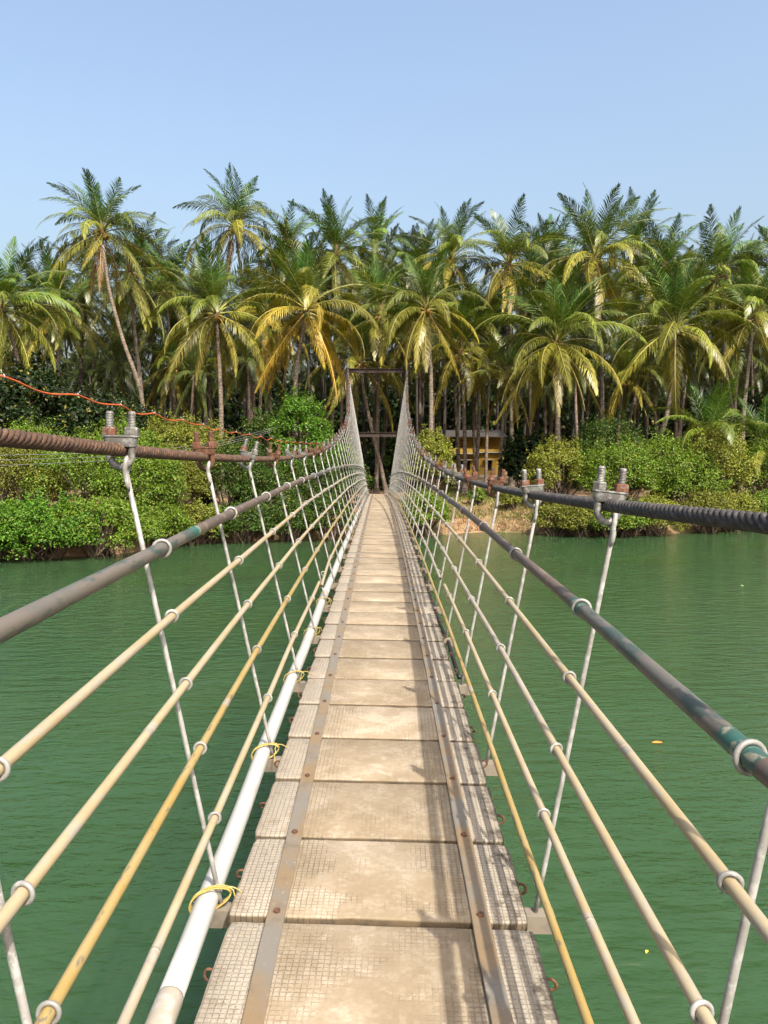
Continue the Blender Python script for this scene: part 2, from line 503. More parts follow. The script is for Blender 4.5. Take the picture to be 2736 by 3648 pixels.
# ---------------------------------------------------------------- footbridge
YT = 47.4                                   # far tower
Y0 = -4.2                                   # built to a little behind the camera
def deck(Y): return EYE - 1.58 + 0.0139 * Y - 0.0008 * Y * Y
def axis(Y): return -0.012 - (0.00014 * Y * Y if Y > 0 else 0)
def tilt(Y): return 0.021 * max(0.0, min(1.0, 1 - Y / 34))
HY = [2.66 + 1.31 * (i - 1) for i in range(-4, 35)]
HY[4] = 1.40
def cable(side, Y):
    k = (Y - 8) ** 2
    if side < 0: return Vector((axis(Y) - 0.912 + 0.0095 * max(0, 8 - Y) - (0.00058 * k if Y > 8 else 0), Y, deck(Y) + 1.435 + 0.0039 * k))
    return Vector((axis(Y) + 0.745 + 0.0006 * k, Y, deck(Y) + 1.245 + 0.0041 * k))
def foot(side, Y):
    return Vector((axis(Y) + (-0.550 if side < 0 else 0.538), Y, deck(Y) - 0.044 - (0.0 if side < 0 else tilt(Y))))
def rod_at(side, Y, h):
    a, b = foot(side, Y), cable(side, Y) + Vector((0.02, 0, 0))     # the deck hangs slightly rolled
    t = (deck(Y) + h - a.z) / (b.z - a.z)
    return a.lerp(b, t)

bridge = ob('suspension_footbridge', None, None, (0, 0, 0))
bridge.location = (axis(YT), YT, ground_z(0, YT))
BL = Vector(bridge.location)
thing(bridge, 'narrow suspension footbridge with concrete slab deck, wire rope cables and yellow pipe rails', 'footbridge')
def part(name, me, loc=(0, 0, 0), rot=None, scale=None):
    """a part of the bridge given at its world position"""
    return ob(name, me, bridge, Vector(loc) - BL, rot, scale)

# --- deck slabs
def slab_mesh(seed, W=1.0, L=0.522, T=0.042):
    r = np.random.default_rng(seed)
    pts = []
    for a, b, n in (((-W/2, -L/2), (W/2, -L/2), 22), ((W/2, -L/2), (W/2, L/2), 12), ((W/2, L/2), (-W/2, L/2), 22), ((-W/2, L/2), (-W/2, -L/2), 12)):
        for i in range(n):
            t = i / n
            pts.append([a[0] + (b[0] - a[0]) * t, a[1] + (b[1] - a[1]) * t])
    P = np.array(pts)
    c = np.maximum(np.abs(P[:, 0]) / (W/2) , 0)
    n = len(P)
    wob = r.normal(0, 0.0016, n)
    wob = (wob + np.roll(wob, 1) + np.roll(wob, -1)) / 1.8
    for k in r.integers(0, n, 3):                         # chipped spots
        wob[k] -= 0.007 * r.random(); wob[(k + 1) % n] -= 0.005 * r.random()
    cor = [0, 22, 34, 56]
    def ring(inset, z, jit=1.0):
        Q = P.copy()
        inn = np.clip(-wob * jit, -0.001, 0.012) + inset
        Q[:, 0] -= np.sign(P[:, 0]) * np.where(np.abs(P[:, 0]) > W/2 - 1e-6, inn, 0)
        Q[:, 1] -= np.sign(P[:, 1]) * np.where(np.abs(P[:, 1]) > L/2 - 1e-6, inn, 0)
        for k in cor:
            Q[k] *= (1 - 0.012, 1 - 0.022)
        return np.column_stack([Q, np.full(n, z)])
    rings = [ring(0.002, -T, 0.4), ring(0.0, -T + 0.006), ring(0.0, -0.007), ring(0.0025, -0.0022), ring(0.0075, 0)]
    mb = MB()
    V = np.vstack(rings)
    F = [(j * n + i, j * n + (i + 1) % n, (j + 1) * n + (i + 1) % n, (j + 1) * n + i) for j in range(4) for i in range(n)]
    F.append(tuple(range(n))[::-1]); F.append(tuple(4 * n + i for i in range(n)))
    mb.add(V.tolist(), F)
    me = mb.mesh('concrete_slab', M['slab'], True)
    return shade_by_angle(me, 40)
SLABS = [slab_mesh(s) for s in range(7)]
EYE_RING = MB().torus(0.017, 0.0048, 14, 6, Matrix.Rotation(R(90), 4, 'X') @ Matrix.Diagonal((1.15, 1, 1, 1))).mesh('lifting_ring', M['rust'])
SP = 0.5405
k = 0
Y = 2.515 - 13 * SP
while Y < YT - 0.3:
    yc = Y + SP / 2
    slope = math.atan((deck(Y + SP) - deck(Y)) / SP)
    s = part('concrete_slab', SLABS[k % 7 if k % 3 else (k * 5) % 7],
             (axis(yc) + random.uniform(-.004, .004), yc, deck(yc) + random.uniform(-.0035, .0035)),
             (slope - 0.013 + random.uniform(-.006, .006), tilt(yc) + random.uniform(-.003, .003), -0.02 * tilt(yc) / 0.021 + random.uniform(-.004, .004) + (math.pi if False else 0)))
    if yc < 22:
        for sx in (-1, 1):
            e = ob('lifting_ring', EYE_RING, s, (sx * 0.508, random.uniform(-.05, .05), -0.024), (random.uniform(-.5, .5), random.uniform(-.4, .4), random.uniform(-.5, .5)))
    Y += SP; k += 1

# --- steel straps bolted along the deck
BOLT = MB().lathe([(0.0125, 0), (0.0125, 0.006), (0.0105, 0.0095)], 6).mesh('bolt', M['rust'], False)
def strap_mesh(side, ya, yb):
    xo = -0.343 if side < 0 else 0.333
    ys = np.linspace(ya, yb, max(3, int((yb - ya) / 0.27) + 1))
    mb = MB(); vs = []
    for y in ys:
        x = axis(y) + xo - 0.004 * 0; z = deck(y) + 0.0045 - xo * tilt(y)
        wv = 0.0015 * math.sin(y * 7.3) + random.uniform(-.0012, .0012)
        hw = 0.030
        for dx, dz in ((-hw, 0), (-hw, 0.0055), (-hw + .002, 0.0075), (hw - .002, 0.0075), (hw, 0.0055), (hw, 0)):
            vs.append((x + dx + wv - BL.x, y - BL.y, z + dz - tilt(y) * dx - BL.z))
    n = 6
    fs = [(j * n + i, (j + 1) * n + i, (j + 1) * n + (i + 1) % n, j * n + (i + 1) % n) for j in range(len(ys) - 1) for i in range(n)]
    fs += [tuple(range(n)), tuple((len(ys) - 1) * n + i for i in range(n))[::-1]]
    mb.add(vs, fs)
    return mb.mesh('steel_strap', M['strap'], False)
for side in (-1, 1):
    a = Y0
    joints = [6.76, 12.1, 17.6, 22.9, 28.4, 33.8, 39.2, YT - 0.2]
    for jn, b in enumerate(joints):
        st = part('steel_strap', strap_mesh(side, a, b - 0.004), BL)
        xo = -0.343 if side < 0 else 0.333
        q = 2.54 - 12 * SP
        while q < YT - 0.4:
            if a < q < b:
                ob('bolt', BOLT, st, Vector((axis(q) + xo, q, deck(q) + 0.0115 - xo * tilt(q))) - BL, (0, 0, random.random()))
            q += SP
        a = b

# --- cross beams
BEAM = MB()
BEAM.box((-.025, 0, -0.031), (1.25, 0.004, 0.062)); BEAM.box((-.025, 0.028, -0.002), (1.25, 0.052, 0.004)); BEAM.box((-.025, 0.028, -0.060), (1.25, 0.052, 0.004))
BEAM.box((-0.652, 0.028, -0.031), (0.004, 0.056, 0.062)); BEAM.box((0.602, 0.028, -0.031), (0.004, 0.056, 0.062))
BEAM = BEAM.mesh('cross_beam', M['beam'], False)
for Y in HY:
    part('cross_beam', BEAM, (axis(Y) + 0.0, Y - 0.028, deck(Y) - 0.046), (math.atan(0.0139 - 0.0016 * Y), tilt(Y), 0))

# --- main cables
def cable_path(side, ya, yb, step):
    n = max(2, int((yb - ya) / step))
    return [cable(side, ya + (yb - ya) * i / n) for i in range(n + 1)]
STRAND_END = 15.0
for side in (-1, 1):
    mat = M['cable_left'] if side < 0 else M['cable_right']
    mb = MB().tube([p - BL for p in cable_path(side, Y0, STRAND_END, 0.4)], 0.0120, 6)
    pth = cable_path(side, STRAND_END, YT, 0.5)
    pth[-1] = cable(side, YT) + Vector((0, 0, 0.02))
    # over the tower saddle and down to the anchorage behind
    back = [pth[-1] + Vector((0, 0.35, 0.02)), pth[-1] + Vector((0, 1.0, -0.5)), Vector((cable(side, YT).x * 1.1, YT + 12.5, ground_z(0, YT + 12) + 0.1))]
    mb.tube([p - BL for p in pth + back], 0.021, 8)
    core = part('main_cable', mb.mesh('main_cable', mat), BL)
    core['label'] = 'rust brown wire rope on the left' if side < 0 else 'dark grey wire rope on the right'
    lay = 0.185; per = 12
    ys = np.arange(Y0, STRAND_END, lay / per)
    C = np.array([tuple(cable(side, y) - BL) for y in ys])
    ph = 2 * math.pi * ys / lay * (1 if side < 0 else -1)
    for s in range(6):
        a = ph + s * math.pi / 3
        P = C + 0.0152 * np.column_stack([np.cos(a), np.zeros_like(a), np.sin(a)])
        V, F = tube_np(P, 0.0074, 7)
        ob('strand', mesh_fast('strand', V, F, mat=mat, smooth=True), core)

# --- hangers with their rings
RING = MB().torus(0.0190, 0.0052, 18, 8, Matrix.Rotation(R(90), 4, 'X')).mesh('ring', M['galv'])
RING_BIG = MB().torus(0.0285, 0.0058, 20, 8, Matrix.Rotation(R(90), 4, 'X')).mesh('ring', M['galv'])
RAILH = {-1: [1.215, 0.985, 0.760, 0.525, 0.282], 1: [1.012, 0.771, 0.531, 0.302, 0.083]}
jit = {}
def rail_point(side, r, i):
    """centre of rail r at hanger i"""
    Y = HY[i]
    h = RAILH[side][r] + (jit.setdefault((side, r, i), (random.uniform(-.006, .006), random.uniform(-.006, .006))))[1]
    p = rod_at(side, Y, h)
    off = 0.047 if r == 0 else 0.0375
    if side > 0 and r == 4: off = 0.024
    return Vector((p.x - side * (off + jit[(side, r, i)][0] * 0.6), Y - 0.004, p.z))
CLAMP_STATE = {(-1, 5): 'g', (-1, 6): 'r', (-1, 7): 'g', (-1, 8): 'r', (-1, 9): 'g', (-1, 10): 'g', (1, 5): 'g', (1, 6): 'g', (1, 7): 'r', (1, 8): 'r', (1, 9): 'g', (1, 10): 'g'}
def clamp_meshes(mat):
    # saddle: rounded block lying across the cable, with a thin lip on top
    out = []
    def stadium(hl, hw, n=8):
        p = []
        for k in range(n + 1):
            a = -math.pi / 2 + math.pi * k / n
            p.append((hl - hw + hw * math.cos(a), hw * math.sin(a)))
        for k in range(n + 1):
            a = math.pi / 2 + math.pi * k / n
            p.append((-hl + hw + hw * math.cos(a), hw * math.sin(a)))
        return p
    mb = MB()
    lv = [(0.050, 0.017, 0.010), (0.054, 0.0205, 0.017), (0.056, 0.0215, 0.041), (0.061, 0.0245, 0.0425), (0.061, 0.0245, 0.0465), (0.058, 0.022, 0.048)]
    S = [stadium(a, b) for a, b, z in lv]
    n = len(S[0]); vs = []
    for (a, b, z), q in zip(lv, S): vs += [(x, y, z) for x, y in q]
    fs = [(j * n + i, j * n + (i + 1) % n, (j + 1) * n + (i + 1) % n, (j + 1) * n + i) for j in range(len(lv) - 1) for i in range(n)]
    fs += [tuple(range(n))[::-1], tuple((len(lv) - 1) * n + i for i in range(n))]
    mb.add(vs, fs)
    saddle = shade_by_angle(mb.mesh('cable_clamp', mat), 45)
    mb = MB()
    bottom = [(0.036 * math.cos(a), 0, -0.012 + 0.045 * math.sin(a) * 1.0) for a in np.linspace(0, -math.pi, 15)]
    mb.tube([(0.036, 0, 0.05)] + bottom + [(-0.036, 0, 0.05)], 0.0125, 10)
    for sx in (-1, 1):
        prof = [(0.0128, 0.045)]
        z = 0.068
        while z < 0.118:
            prof += [(0.0131, z), (0.0114, z + 0.0018), (0.0114, z + 0.0026), (0.0131, z + 0.0044)]; z += 0.0052
        prof += [(0.0120, 0.125), (0.009, 0.1275)]
        mb.lathe(prof, 10, Matrix.Translation((sx * 0.036, 0, 0)))
    ub = shade_by_angle(mb.mesh('u_bolt', mat), 45)
    return saddle, ub
CL = {'g': clamp_meshes(M['clampgrey']), 'r': clamp_meshes(M['rust'])}
def nut_mesh(mat): return MB().lathe([(0.0225, 0.048), (0.024, 0.050), (0.024, 0.071), (0.0215, 0.075)], 6).mesh('nut', mat, False)
NUT = {'g': nut_mesh(M['clampgrey']), 'r': nut_mesh(M['nutrust'])}
for side in (-1, 1):
    for i, Y in enumerate(HY):
        a, b = foot(side, Y), cable(side, Y)
        d = (b + Vector((0.02, 0, 0)) - a).normalized()
        state = CLAMP_STATE.get((side, i)) or random.choice('ggr')
        eye_c = b + Vector((0.018, 0, -0.054))
        mb = MB()
        n = max(6, int((b - a).length / 0.3))
        top = eye_c - Vector((0, 0, 0.030))
        pts = [a - d * 0.03 + (top - a + d * 0.03) * (q / n) for q in range(n + 1)]
        for q in range(1, n): pts[q] += Vector((random.uniform(-.0006, .0006), random.uniform(-.0006, .0006), 0))
        # the rod's end is bent back round the u-bolt into an eye
        hook = [eye_c + Vector((0.004 * math.sin(t), 0.015 * math.cos(t), 0.028 * math.sin(t))) for t in np.linspace(-math.pi * 0.42, math.pi * 1.25, 12)]
        dn = -d / d.z
        tail = [top + dn * 0.012 + Vector((0, -0.013, 0)), top + dn * 0.034 + Vector((0, -0.012, 0)), top + dn * 0.052 + Vector((0, -0.009, 0))]
        mb.tube([p - a for p in pts + hook + tail], [0.0088] * (len(pts) + len(hook) + 2) + [0.004], 8)
        h = part('hanger_rod', mb.mesh('hanger_rod', M['rodpaint']), a)
        for r in range(5):
            if side > 0 and r == 4: continue
            c = rail_point(side, r, i)
            ob('ring', RING_BIG if r == 0 else RING, h, c - a, (random.uniform(-.12, .12), random.uniform(-.1, .1), random.uniform(-.25, .25)))
        tl = random.uniform(-.28, .28) if i > 6 else {(-1, 5): 0.02, (-1, 6): -.05, (1, 5): .11, (1, 6): -0.07}.get((side, i), random.uniform(-.2, .2))
        cl = part('cable_clamp', CL[state][0], b, (math.atan2(cable(side, Y + .1).z - b.z, 0.1), tl, random.uniform(-.06, .06)))
        ob('u_bolt', CL[state][1], cl)
        for sx in (-1, 1):
            ns = random.choice('grr') if state == 'g' else 'r'
            if (side, i, sx) in ((-1, 5, 1), (1, 5, -1)): ns = 'g'
            if (side, i, sx) in ((-1, 5, -1), (1, 5, 1)): ns = 'r'
            ob('nut', NUT[ns], cl, (sx * 0.036, 0, 0), (0, 0, random.random()))

# --- handrails and yellow side rails: pipes pushed through the rings, in lengths
def rail_curve(side, r, ya, yb, bend=None):
    ys = np.arange(ya, yb, 0.22).tolist() + [yb]
    K = [rail_point(side, r, i) for i in range(len(HY))]
    kx = [p.x for p in K]; ky = [p.y for p in K]; kz = [p.z for p in K]
    # smooth through the nodes
    def sm(y):
        tot = 0; x = z = 0
        for dy in (-0.5, -0.25, 0, 0.25, 0.5):
            x += np.interp(y + dy, ky, kx); z += np.interp(y + dy, ky, kz); tot += 1
        return x / tot, z / tot
    out = []
    for y in ys:
        x, z = sm(y)
        p = Vector((x, y, z))
        if bend: p += bend(y)
        out.append(p)
    return out
cuts = {(-1, 0): [3.05, 9.0, 14.4, 20.3, 26.2, 32.1, 38.0, 43.5], (1, 0): [1.36, 2.62, 8.2, 14.1, 20.0, 25.9, 31.8, 37.9, 43.5],
        (-1, 4): [1.9, 7.38, 13.3, 19.2, 25.1, 31, 37, 43], (1, 3): [2.0, 7.12, 13.1, 19, 25, 31, 37, 43]}
for side in (-1, 1):
    for r in range(5):
        cs = cuts.get((side, r)) or [c + 0.9 * r + (0.7 if side > 0 else 0) for c in (0.4, 6.2, 12.1, 18.0, 24.0, 30.0, 36.0)]
        a = HY[0] - 0.2
        for jn, b in enumerate([c for c in cs] + [YT - 0.3]):
            rad = 0.0225 if r == 0 else 0.0135
            bend = None
            aa, bb = a, b - 0.006
            if (side, r) == (1, 3) and abs(a - 7.12) < 0.01:      # the broken rail on the right
                aa = 7.45; bend = lambda y: Vector((-0.012, 0, 0.004)) * max(0, 1 - (y - 7.4) / 2.0)
            if (side, r) == (-1, 4) and abs(a - 7.38) < 0.01:     # and the one on the left
                aa = 7.20; bend = lambda y: Vector((0.034, 0, -0.006)) * max(0, 1 - (y - 7.2) / 1.6)
            pts = rail_curve(side, r, aa, bb, bend)
            if r == 0: mat = random.choice([M['handrail'], M['handrail'], M['handrail_brown']])
            else: mat = M['railyellow'] if (side, r) in ((1, 4), (-1, 3)) else random.choice([M['rail'], M['railgrey'], M['rail']])
            if (side, r, jn) == (-1, 0, 0): mat = M['handrail']
            if (side, r, jn) == (-1, 0, 1): mat = M['handrail_brown']
            if (side, r, jn) == (1, 0, 1): mat = M['handrail']
            if (side, r, jn) == (1, 0, 2): mat = M['handrail_brown']
            o0 = pts[0]
            mb = MB().tube([p - o0 for p in pts], rad, 12, False)
            mb.tube([p - o0 for p in pts[:2]], rad * 0.84, 10, False); mb.tube([p - o0 for p in pts[-2:]], rad * 0.84, 10, False)
            rl = part('handrail' if r == 0 else 'side_rail', mb.mesh('rail_pipe', mat), o0)
            # sleeve where two lengths meet
            if 0 < jn and aa < 30 and (side, r, jn) not in ((1, 3, 2), (-1, 4, 2)):
                q = pts[0]; q2 = pts[1]
                sl = MB().tube([(q2 - q) * -0.1, (q2 - q) * (0.6 if r == 0 else 0.25)], rad * 1.025, 12, False)
                sl.tube([(q2 - q) * 0.12, (q2 - q) * 0.16], rad * 1.045, 12)
                ob('sleeve', sl.mesh('sleeve', M['railgrey'] if r else M['teal']), rl)
            a = b

# --- tower at the far end
def ibeam(p, q, h, wd, up):
    mb = MB()
    d = (q - p); L = d.length; d.normalize()
    sd = d.cross(up).normalized(); u = sd.cross(d)
    Mx = Matrix((sd, d, u)).transposed().to_4x4(); Mx.translation = p
    mb.box((0, L / 2, h / 2 - 0.012), (wd, L, 0.024), Mx); mb.box((0, L / 2, -h / 2 + 0.012), (wd, L, 0.024), Mx); mb.box((0, L / 2, 0), (0.02, L, h - 0.05), Mx)
    return mb.mesh('steel_section', M['tower'], False)
TL, TR = cable(-1, YT), cable(1, YT)
for p in (TL, TR):
    part('tower_post', ibeam(Vector((p.x, YT + 0.16, ground_z(p.x, YT) - 0.3)) - BL, Vector((p.x, YT + 0.16, p.z - 0.03)) - BL, 0.24, 0.2, Vector((0, 1, 0))), BL)
    part('cable_saddle', MB().box((0, 0, -0.02), (0.26, 0.5, 0.05)).box((-.09, 0, .02), (.03, .4, .06)).box((.09, 0, .02), (.03, .4, .06)).mesh('cable_saddle', M['tower'], False), (p.x, YT + 0.14, p.z - 0.025))
for z, hh in ((TL.z - 0.17, 0.26), (EYE + 0.86, 0.28)):
    part('tower_crossbeam', ibeam(Vector((TL.x + 0.11, YT + 0.16, z)) - BL, Vector((TR.x - 0.11, YT + 0.16, z)) - BL, hh, 0.18, Vector((0, 0, 1))), BL)
# --- end block of concrete the deck lands on
eb = MB().box((0, 0, 0), (1.5, 1.4, 1.3)).mesh('abutment', M['slab'], False)
part('abutment', eb, (axis(YT), YT + 0.72, deck(YT) - 0.67))

# ---------------------------------------------------------------- pipe, ropes, cables, wires on and beside the bridge
def pipe_c(Y):
    return Vector((axis(Y) - 0.601 - 0.004 * math.sin(Y * 1.7), Y, deck(Y) - 0.006 + 0.010 * abs(math.sin((Y - 2.66) / 1.31 * math.pi)) * -1 + 0.004))
pw = ob('water_pipe', None, None, (-0.601, Y0, deck(Y0)))
PL = Vector(pw.location)
thing(pw, 'white plastic water pipe tied along the left edge of the deck', 'pipe')
a = Y0
for b in (2.06, 8.3, 14.4, 20.5, 26.6, 32.7, 38.8, YT):
    ys = np.linspace(a, b - 0.003, max(3, int((b - a) / 0.3)))
    ob('pipe_length', MB().tube([pipe_c(y) - PL for y in ys], 0.0375, 18).mesh('pipe_length', M['pvc']), pw)
    if b < 40:
        ob('coupling', MB().tube([pipe_c(y) - PL for y in (b - 0.11, b - 0.1, b + 0.1, b + 0.11)], [0.0378, 0.0395, 0.0395, 0.0378], 18).mesh('coupling', M['pvc_tan']), pw)
    a = b
ORD = ['first', 'second', 'third', 'fourth', 'fifth', 'sixth', 'seventh']
for n, i in enumerate(range(5, 10)):
    Y = HY[i]
    c = pipe_c(Y - 0.02); f = foot(-1, Y)
    rr = random.Random(i)
    mb = MB()
    for lp in range(rr.choice((1, 2, 3))):
        pts = []
        for t in np.linspace(0, 2 * math.pi, 26):
            ex = 0.050 + (0.030 if math.cos(t) > 0 else 0) * math.cos(t)
            pts.append(Vector((ex * math.cos(t), -0.02 + lp * rr.uniform(.008, .013) + rr.uniform(.026, .03) * math.cos(t) + rr.uniform(-.002, .002), 0.0425 * math.sin(t) + 0.02 * max(0, math.cos(t)))))
        mb.tube(pts, 0.0026, 6)
    for e in range(2):
        p0 = Vector((0.066, 0.02, 0.035)); pts = [p0]
        dx, dy = (rr.uniform(0.03, 0.11), rr.uniform(-.04, .04)) if e == 0 else (rr.uniform(-.03, 0.06), rr.uniform(-.09, .02))
        for t in np.linspace(0.15, 1, 7):
            pts.append(p0 + Vector((dx * t + rr.uniform(-.004, .004), dy * t, (0.03 * t - 0.09 * t * t) * (1 if e == 0 else 1.2))))
        mb.tube(pts, 0.0024, 6)
    o = ob('rope_tie', mb.mesh('rope_tie', M['rope']), None, c)
    thing(o, 'yellow rope tied round the white pipe at the %s visible left hanger from the camera' % ORD[n], 'rope', 'yellow ropes on the white pipe')

hs = [Vector((axis(y) + 0.545 + 0.012 * math.sin(y * 1.3), y, deck(y) - 0.075 - 0.035 * abs(math.sin((y - 2.66) / 1.31 * math.pi)))) for y in np.arange(5.6, 40, 0.2)]
o = ob('black_hose', MB().tube([p - hs[0] for p in hs], 0.016, 8).mesh('black_hose', M['hose']), None, hs[0])
thing(o, 'thin black hose hanging along the right edge of the deck', 'hose')

# orange service cable on its messenger wire, strung beside the bridge on the left
def oc(Y):
    return -3.0, EYE + float(np.interp(Y, [0, 3, 6.35, 7.87, 9.08, 10.5, 12, 16.5, 24.3, 30, 39.7, 47], [0.86, 0.70, 0.57, 0.526, 0.498, 0.465, 0.434, 0.342, 0.256, 0.245, 0.293, 0.44]))
knots = [0.4, 1.9, 3.4, 4.9, 6.35, 7.87, 9.15, 10.5, 11.95, 13.3, 14.8, 16.3, 17.9, 19.6, 21.4, 23.2, 25, 27, 29, 31, 33, 35, 37, 39, 41, 43, 45, 47]
pts = []
for a, b in zip(knots[:-1], knots[1:]):
    for t in np.linspace(0, 1, 9)[:-1]:
        y = a + (b - a) * t
        x, z = oc(y)
        pts.append(Vector((x + 0.01 * math.sin(y * 5), y, z - 0.045 * math.sin(math.pi * t) ** 1.5 * (1.0 + 0.3 * math.sin(a * 3)) * min(1.4, (b - a) / 1.4))))
oo = ob('service_cable', None, None, pts[0])
thing(oo, 'bright orange cable sagging from white ties, strung left of the bridge', 'cable')
ob('orange_sheath', MB().tube([p - pts[0] for p in pts], 0.0095, 8).mesh('orange_sheath', M['orange']), oo)
ob('messenger_wire', MB().tube([Vector((oc(y)[0], y, oc(y)[1] + 0.018)) - pts[0] for y in np.arange(0.4, 47, 0.5)], 0.0045, 6).mesh('messenger_wire', M['darkwire']), oo)
TIE = MB().torus(0.014, 0.0045, 10, 6, Matrix.Rotation(R(90), 4, 'X')).box((0.0, 0, 0.035), (0.004, 0.005, 0.035)).mesh('tie', M['tie'])
for y in knots[1:-1]:
    x, z = oc(y)
    ob('tie', TIE, oo, Vector((x, y, z + 0.004)) - pts[0], (0, random.uniform(-.8, .8), 0))
for n, (ya, yb, lab) in enumerate(((1622, 1532, 'topmost of three thin pale wires behind the left cable'), (1640, 1541, 'middle of three thin pale wires behind the left cable'), (1660, 1549, 'lowest of three thin pale wires behind the left cable'))):
    p, q = at(-40, ya, 22), at(800, yb, 37)
    q2 = q + (q - p) * 0.55
    pts = [p.lerp(q2, t) + Vector((0, 0, -0.5 * math.sin(math.pi * t))) for t in np.linspace(0, 1, 24)]
    o = ob('overhead_wire', MB().tube([x - p for x in pts], 0.009, 6).mesh('overhead_wire', M['wire']), None, p)
    thing(o, lab, 'wire', 'thin wires left of the bridge')

# ---------------------------------------------------------------- palms
def frond_arrays(seed, elev, bend, droop, L=4.6, N=64, lmax=1.0, wid=0.037, twist=0.0):
    """one feather leaf: a bending midrib with two rows of drooping leaflets; base at the origin, pointing along +x"""
    r = np.random.default_rng(seed)
    n = 18
    t = np.linspace(0, 1, n)
    ang = np.radians(elev) - np.radians(bend) * t ** 1.2
    side_c = np.radians(r.uniform(-10, 10)) * t
    ds = L / (n - 1)
    dirs = np.column_stack([np.cos(ang) * np.cos(side_c), np.cos(ang) * np.sin(side_c), np.sin(ang)])
    P = np.vstack([[0, 0, 0], np.cumsum(dirs[:-1] * ds, axis=0)])
    V, F = tube_np(P, np.interp(t, [0, 0.15, 1], [0.055, 0.030, 0.006]), 5)
    Vs = [V]; Q = [F]; Tr = []; o = len(V)
    roll = np.radians(r.uniform(-35, 35) + twist)
    for sd in (-1, 1):
        tt = np.clip(np.linspace(0.13, 0.995, N) + r.normal(0, 0.004, N), 0.1, 1)
        for u in tt:
            if r.random() < 0.04: continue
            p = np.array([np.interp(u, t, P[:, k]) for k in range(3)])
            T = np.array([np.interp(u, t, dirs[:, k]) for k in range(3)])
            T /= np.linalg.norm(T)
            S = np.cross(T, [0, 0, 1.0]); nr = np.linalg.norm(S)
            S = S / nr if nr > 0.05 else np.array([0, -1.0, 0])
            U = np.cross(S, T)
            S2 = np.cos(roll * u) * S + np.sin(roll * u) * U
            U2 = np.cross(S2, T)
            fwd = np.radians(28 + 38 * u + r.normal(0, 5))
            vee = np.radians(22 * (1 - droop) + r.normal(0, 7))
            d = (S2 * sd * np.cos(vee) + U2 * np.sin(vee)) * np.cos(fwd) + T * np.sin(fwd)
            ln = lmax * (0.50 + 0.5 * np.sin(np.pi * min(1, 0.12 + u * 0.95))) * (1 - 0.60 * max(0, (u - 0.78) / 0.22) ** 1.5) * r.uniform(0.86, 1.1)
            g = np.array([0, 0, -1.0])
            dr = droop * r.uniform(0.75, 1.25)
            d1 = d + g * dr * 0.55; d1 /= np.linalg.norm(d1)
            d2 = d + g * dr * 1.9; d2 /= np.linalg.norm(d2)
            m1 = p + d1 * ln * 0.5
            m2 = m1 + d2 * ln * 0.5
            wv = T * np.cos(fwd) - S2 * sd * np.sin(fwd)
            wv = wv * wid * 0.5
            Vs.append(np.array([p - wv * 0.5, p + wv * 0.5, m1 + wv, m1 - wv, m2]))
            Q.append(np.array([[o, o + 1, o + 2, o + 3]])); Tr.append([o + 3, o + 2, o + 4]); o += 5
    return np.vstack(Vs), np.vstack(Q), np.array(Tr), len(F)
def frond_mesh(A):
    me = mesh_fast('frond', A[0], A[1], A[2], M['frond'])
    me.materials.append(M['rachis'])
    mi = np.zeros(len(me.polygons), dtype=np.int32); mi[:A[3]] = 1
    me.polygons.foreach_set('material_index', mi)
    return me
CLASSES = [(79, 30, 0.12), (68, 50, 0.22), (54, 80, 0.36), (38, 104, 0.50), (14, 98, 0.62), (-18, 62, 0.66), (-48, 32, 0.66)]
FR = []; FRA = []
for ci, (e, bnd, dr) in enumerate(CLASSES):
    FR.append([]); FRA.append([])
    for vr in range(3):
        A = frond_arrays(100 + ci * 10 + vr, e + (vr - 1) * 5, bnd + (vr - 1) * 9, dr, lmax=(0.92, 0.92, 0.90, 0.86, 0.80, 0.76, 0.74)[ci], wid=(0.044, 0.044, 0.043, 0.042, 0.042, 0.042, 0.042)[ci])
        FRA[-1].append(A)
        FR[-1].append(frond_mesh(A))
A = frond_arrays(990, -66, 16, 0.9, 3.8, 40, 0.6, 0.045)
DEAD = frond_mesh(A)
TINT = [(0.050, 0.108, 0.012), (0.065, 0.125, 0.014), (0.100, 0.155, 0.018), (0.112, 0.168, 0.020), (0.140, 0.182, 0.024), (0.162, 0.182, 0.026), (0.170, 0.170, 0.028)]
NUTM = MB().lathe([(0.02, -0.15), (0.085, -0.115), (0.125, -0.03), (0.12, 0.05), (0.075, 0.12), (0.02, 0.145)], 8).mesh('coconut', M['nut'])
HEART = MB().lathe([(0.13, -0.55), (0.21, -0.15), (0.19, 0.1), (0.10, 0.55), (0.03, 0.9)], 8).mesh('crown_heart', M['bark'])
def trunk_mesh(pts, r0, r1):
    n = len(pts); t = np.linspace(0, 1, n)
    rad = r1 + (r0 - r1) * (1 - t) ** 1.2 + 0.16 * np.exp(-t * 26)
    rad *= 1 + 0.035 * np.sin(np.arange(n) * 2.4)
    V, F = tube_np(pts, rad, 9)
    return mesh_fast('trunk', V, F, mat=M['trunk'], smooth=True)
def bez(a, b, c, n=26):
    return [a * (1 - t) ** 2 + b * 2 * t * (1 - t) + c * t * t for t in np.linspace(0, 1, n)]
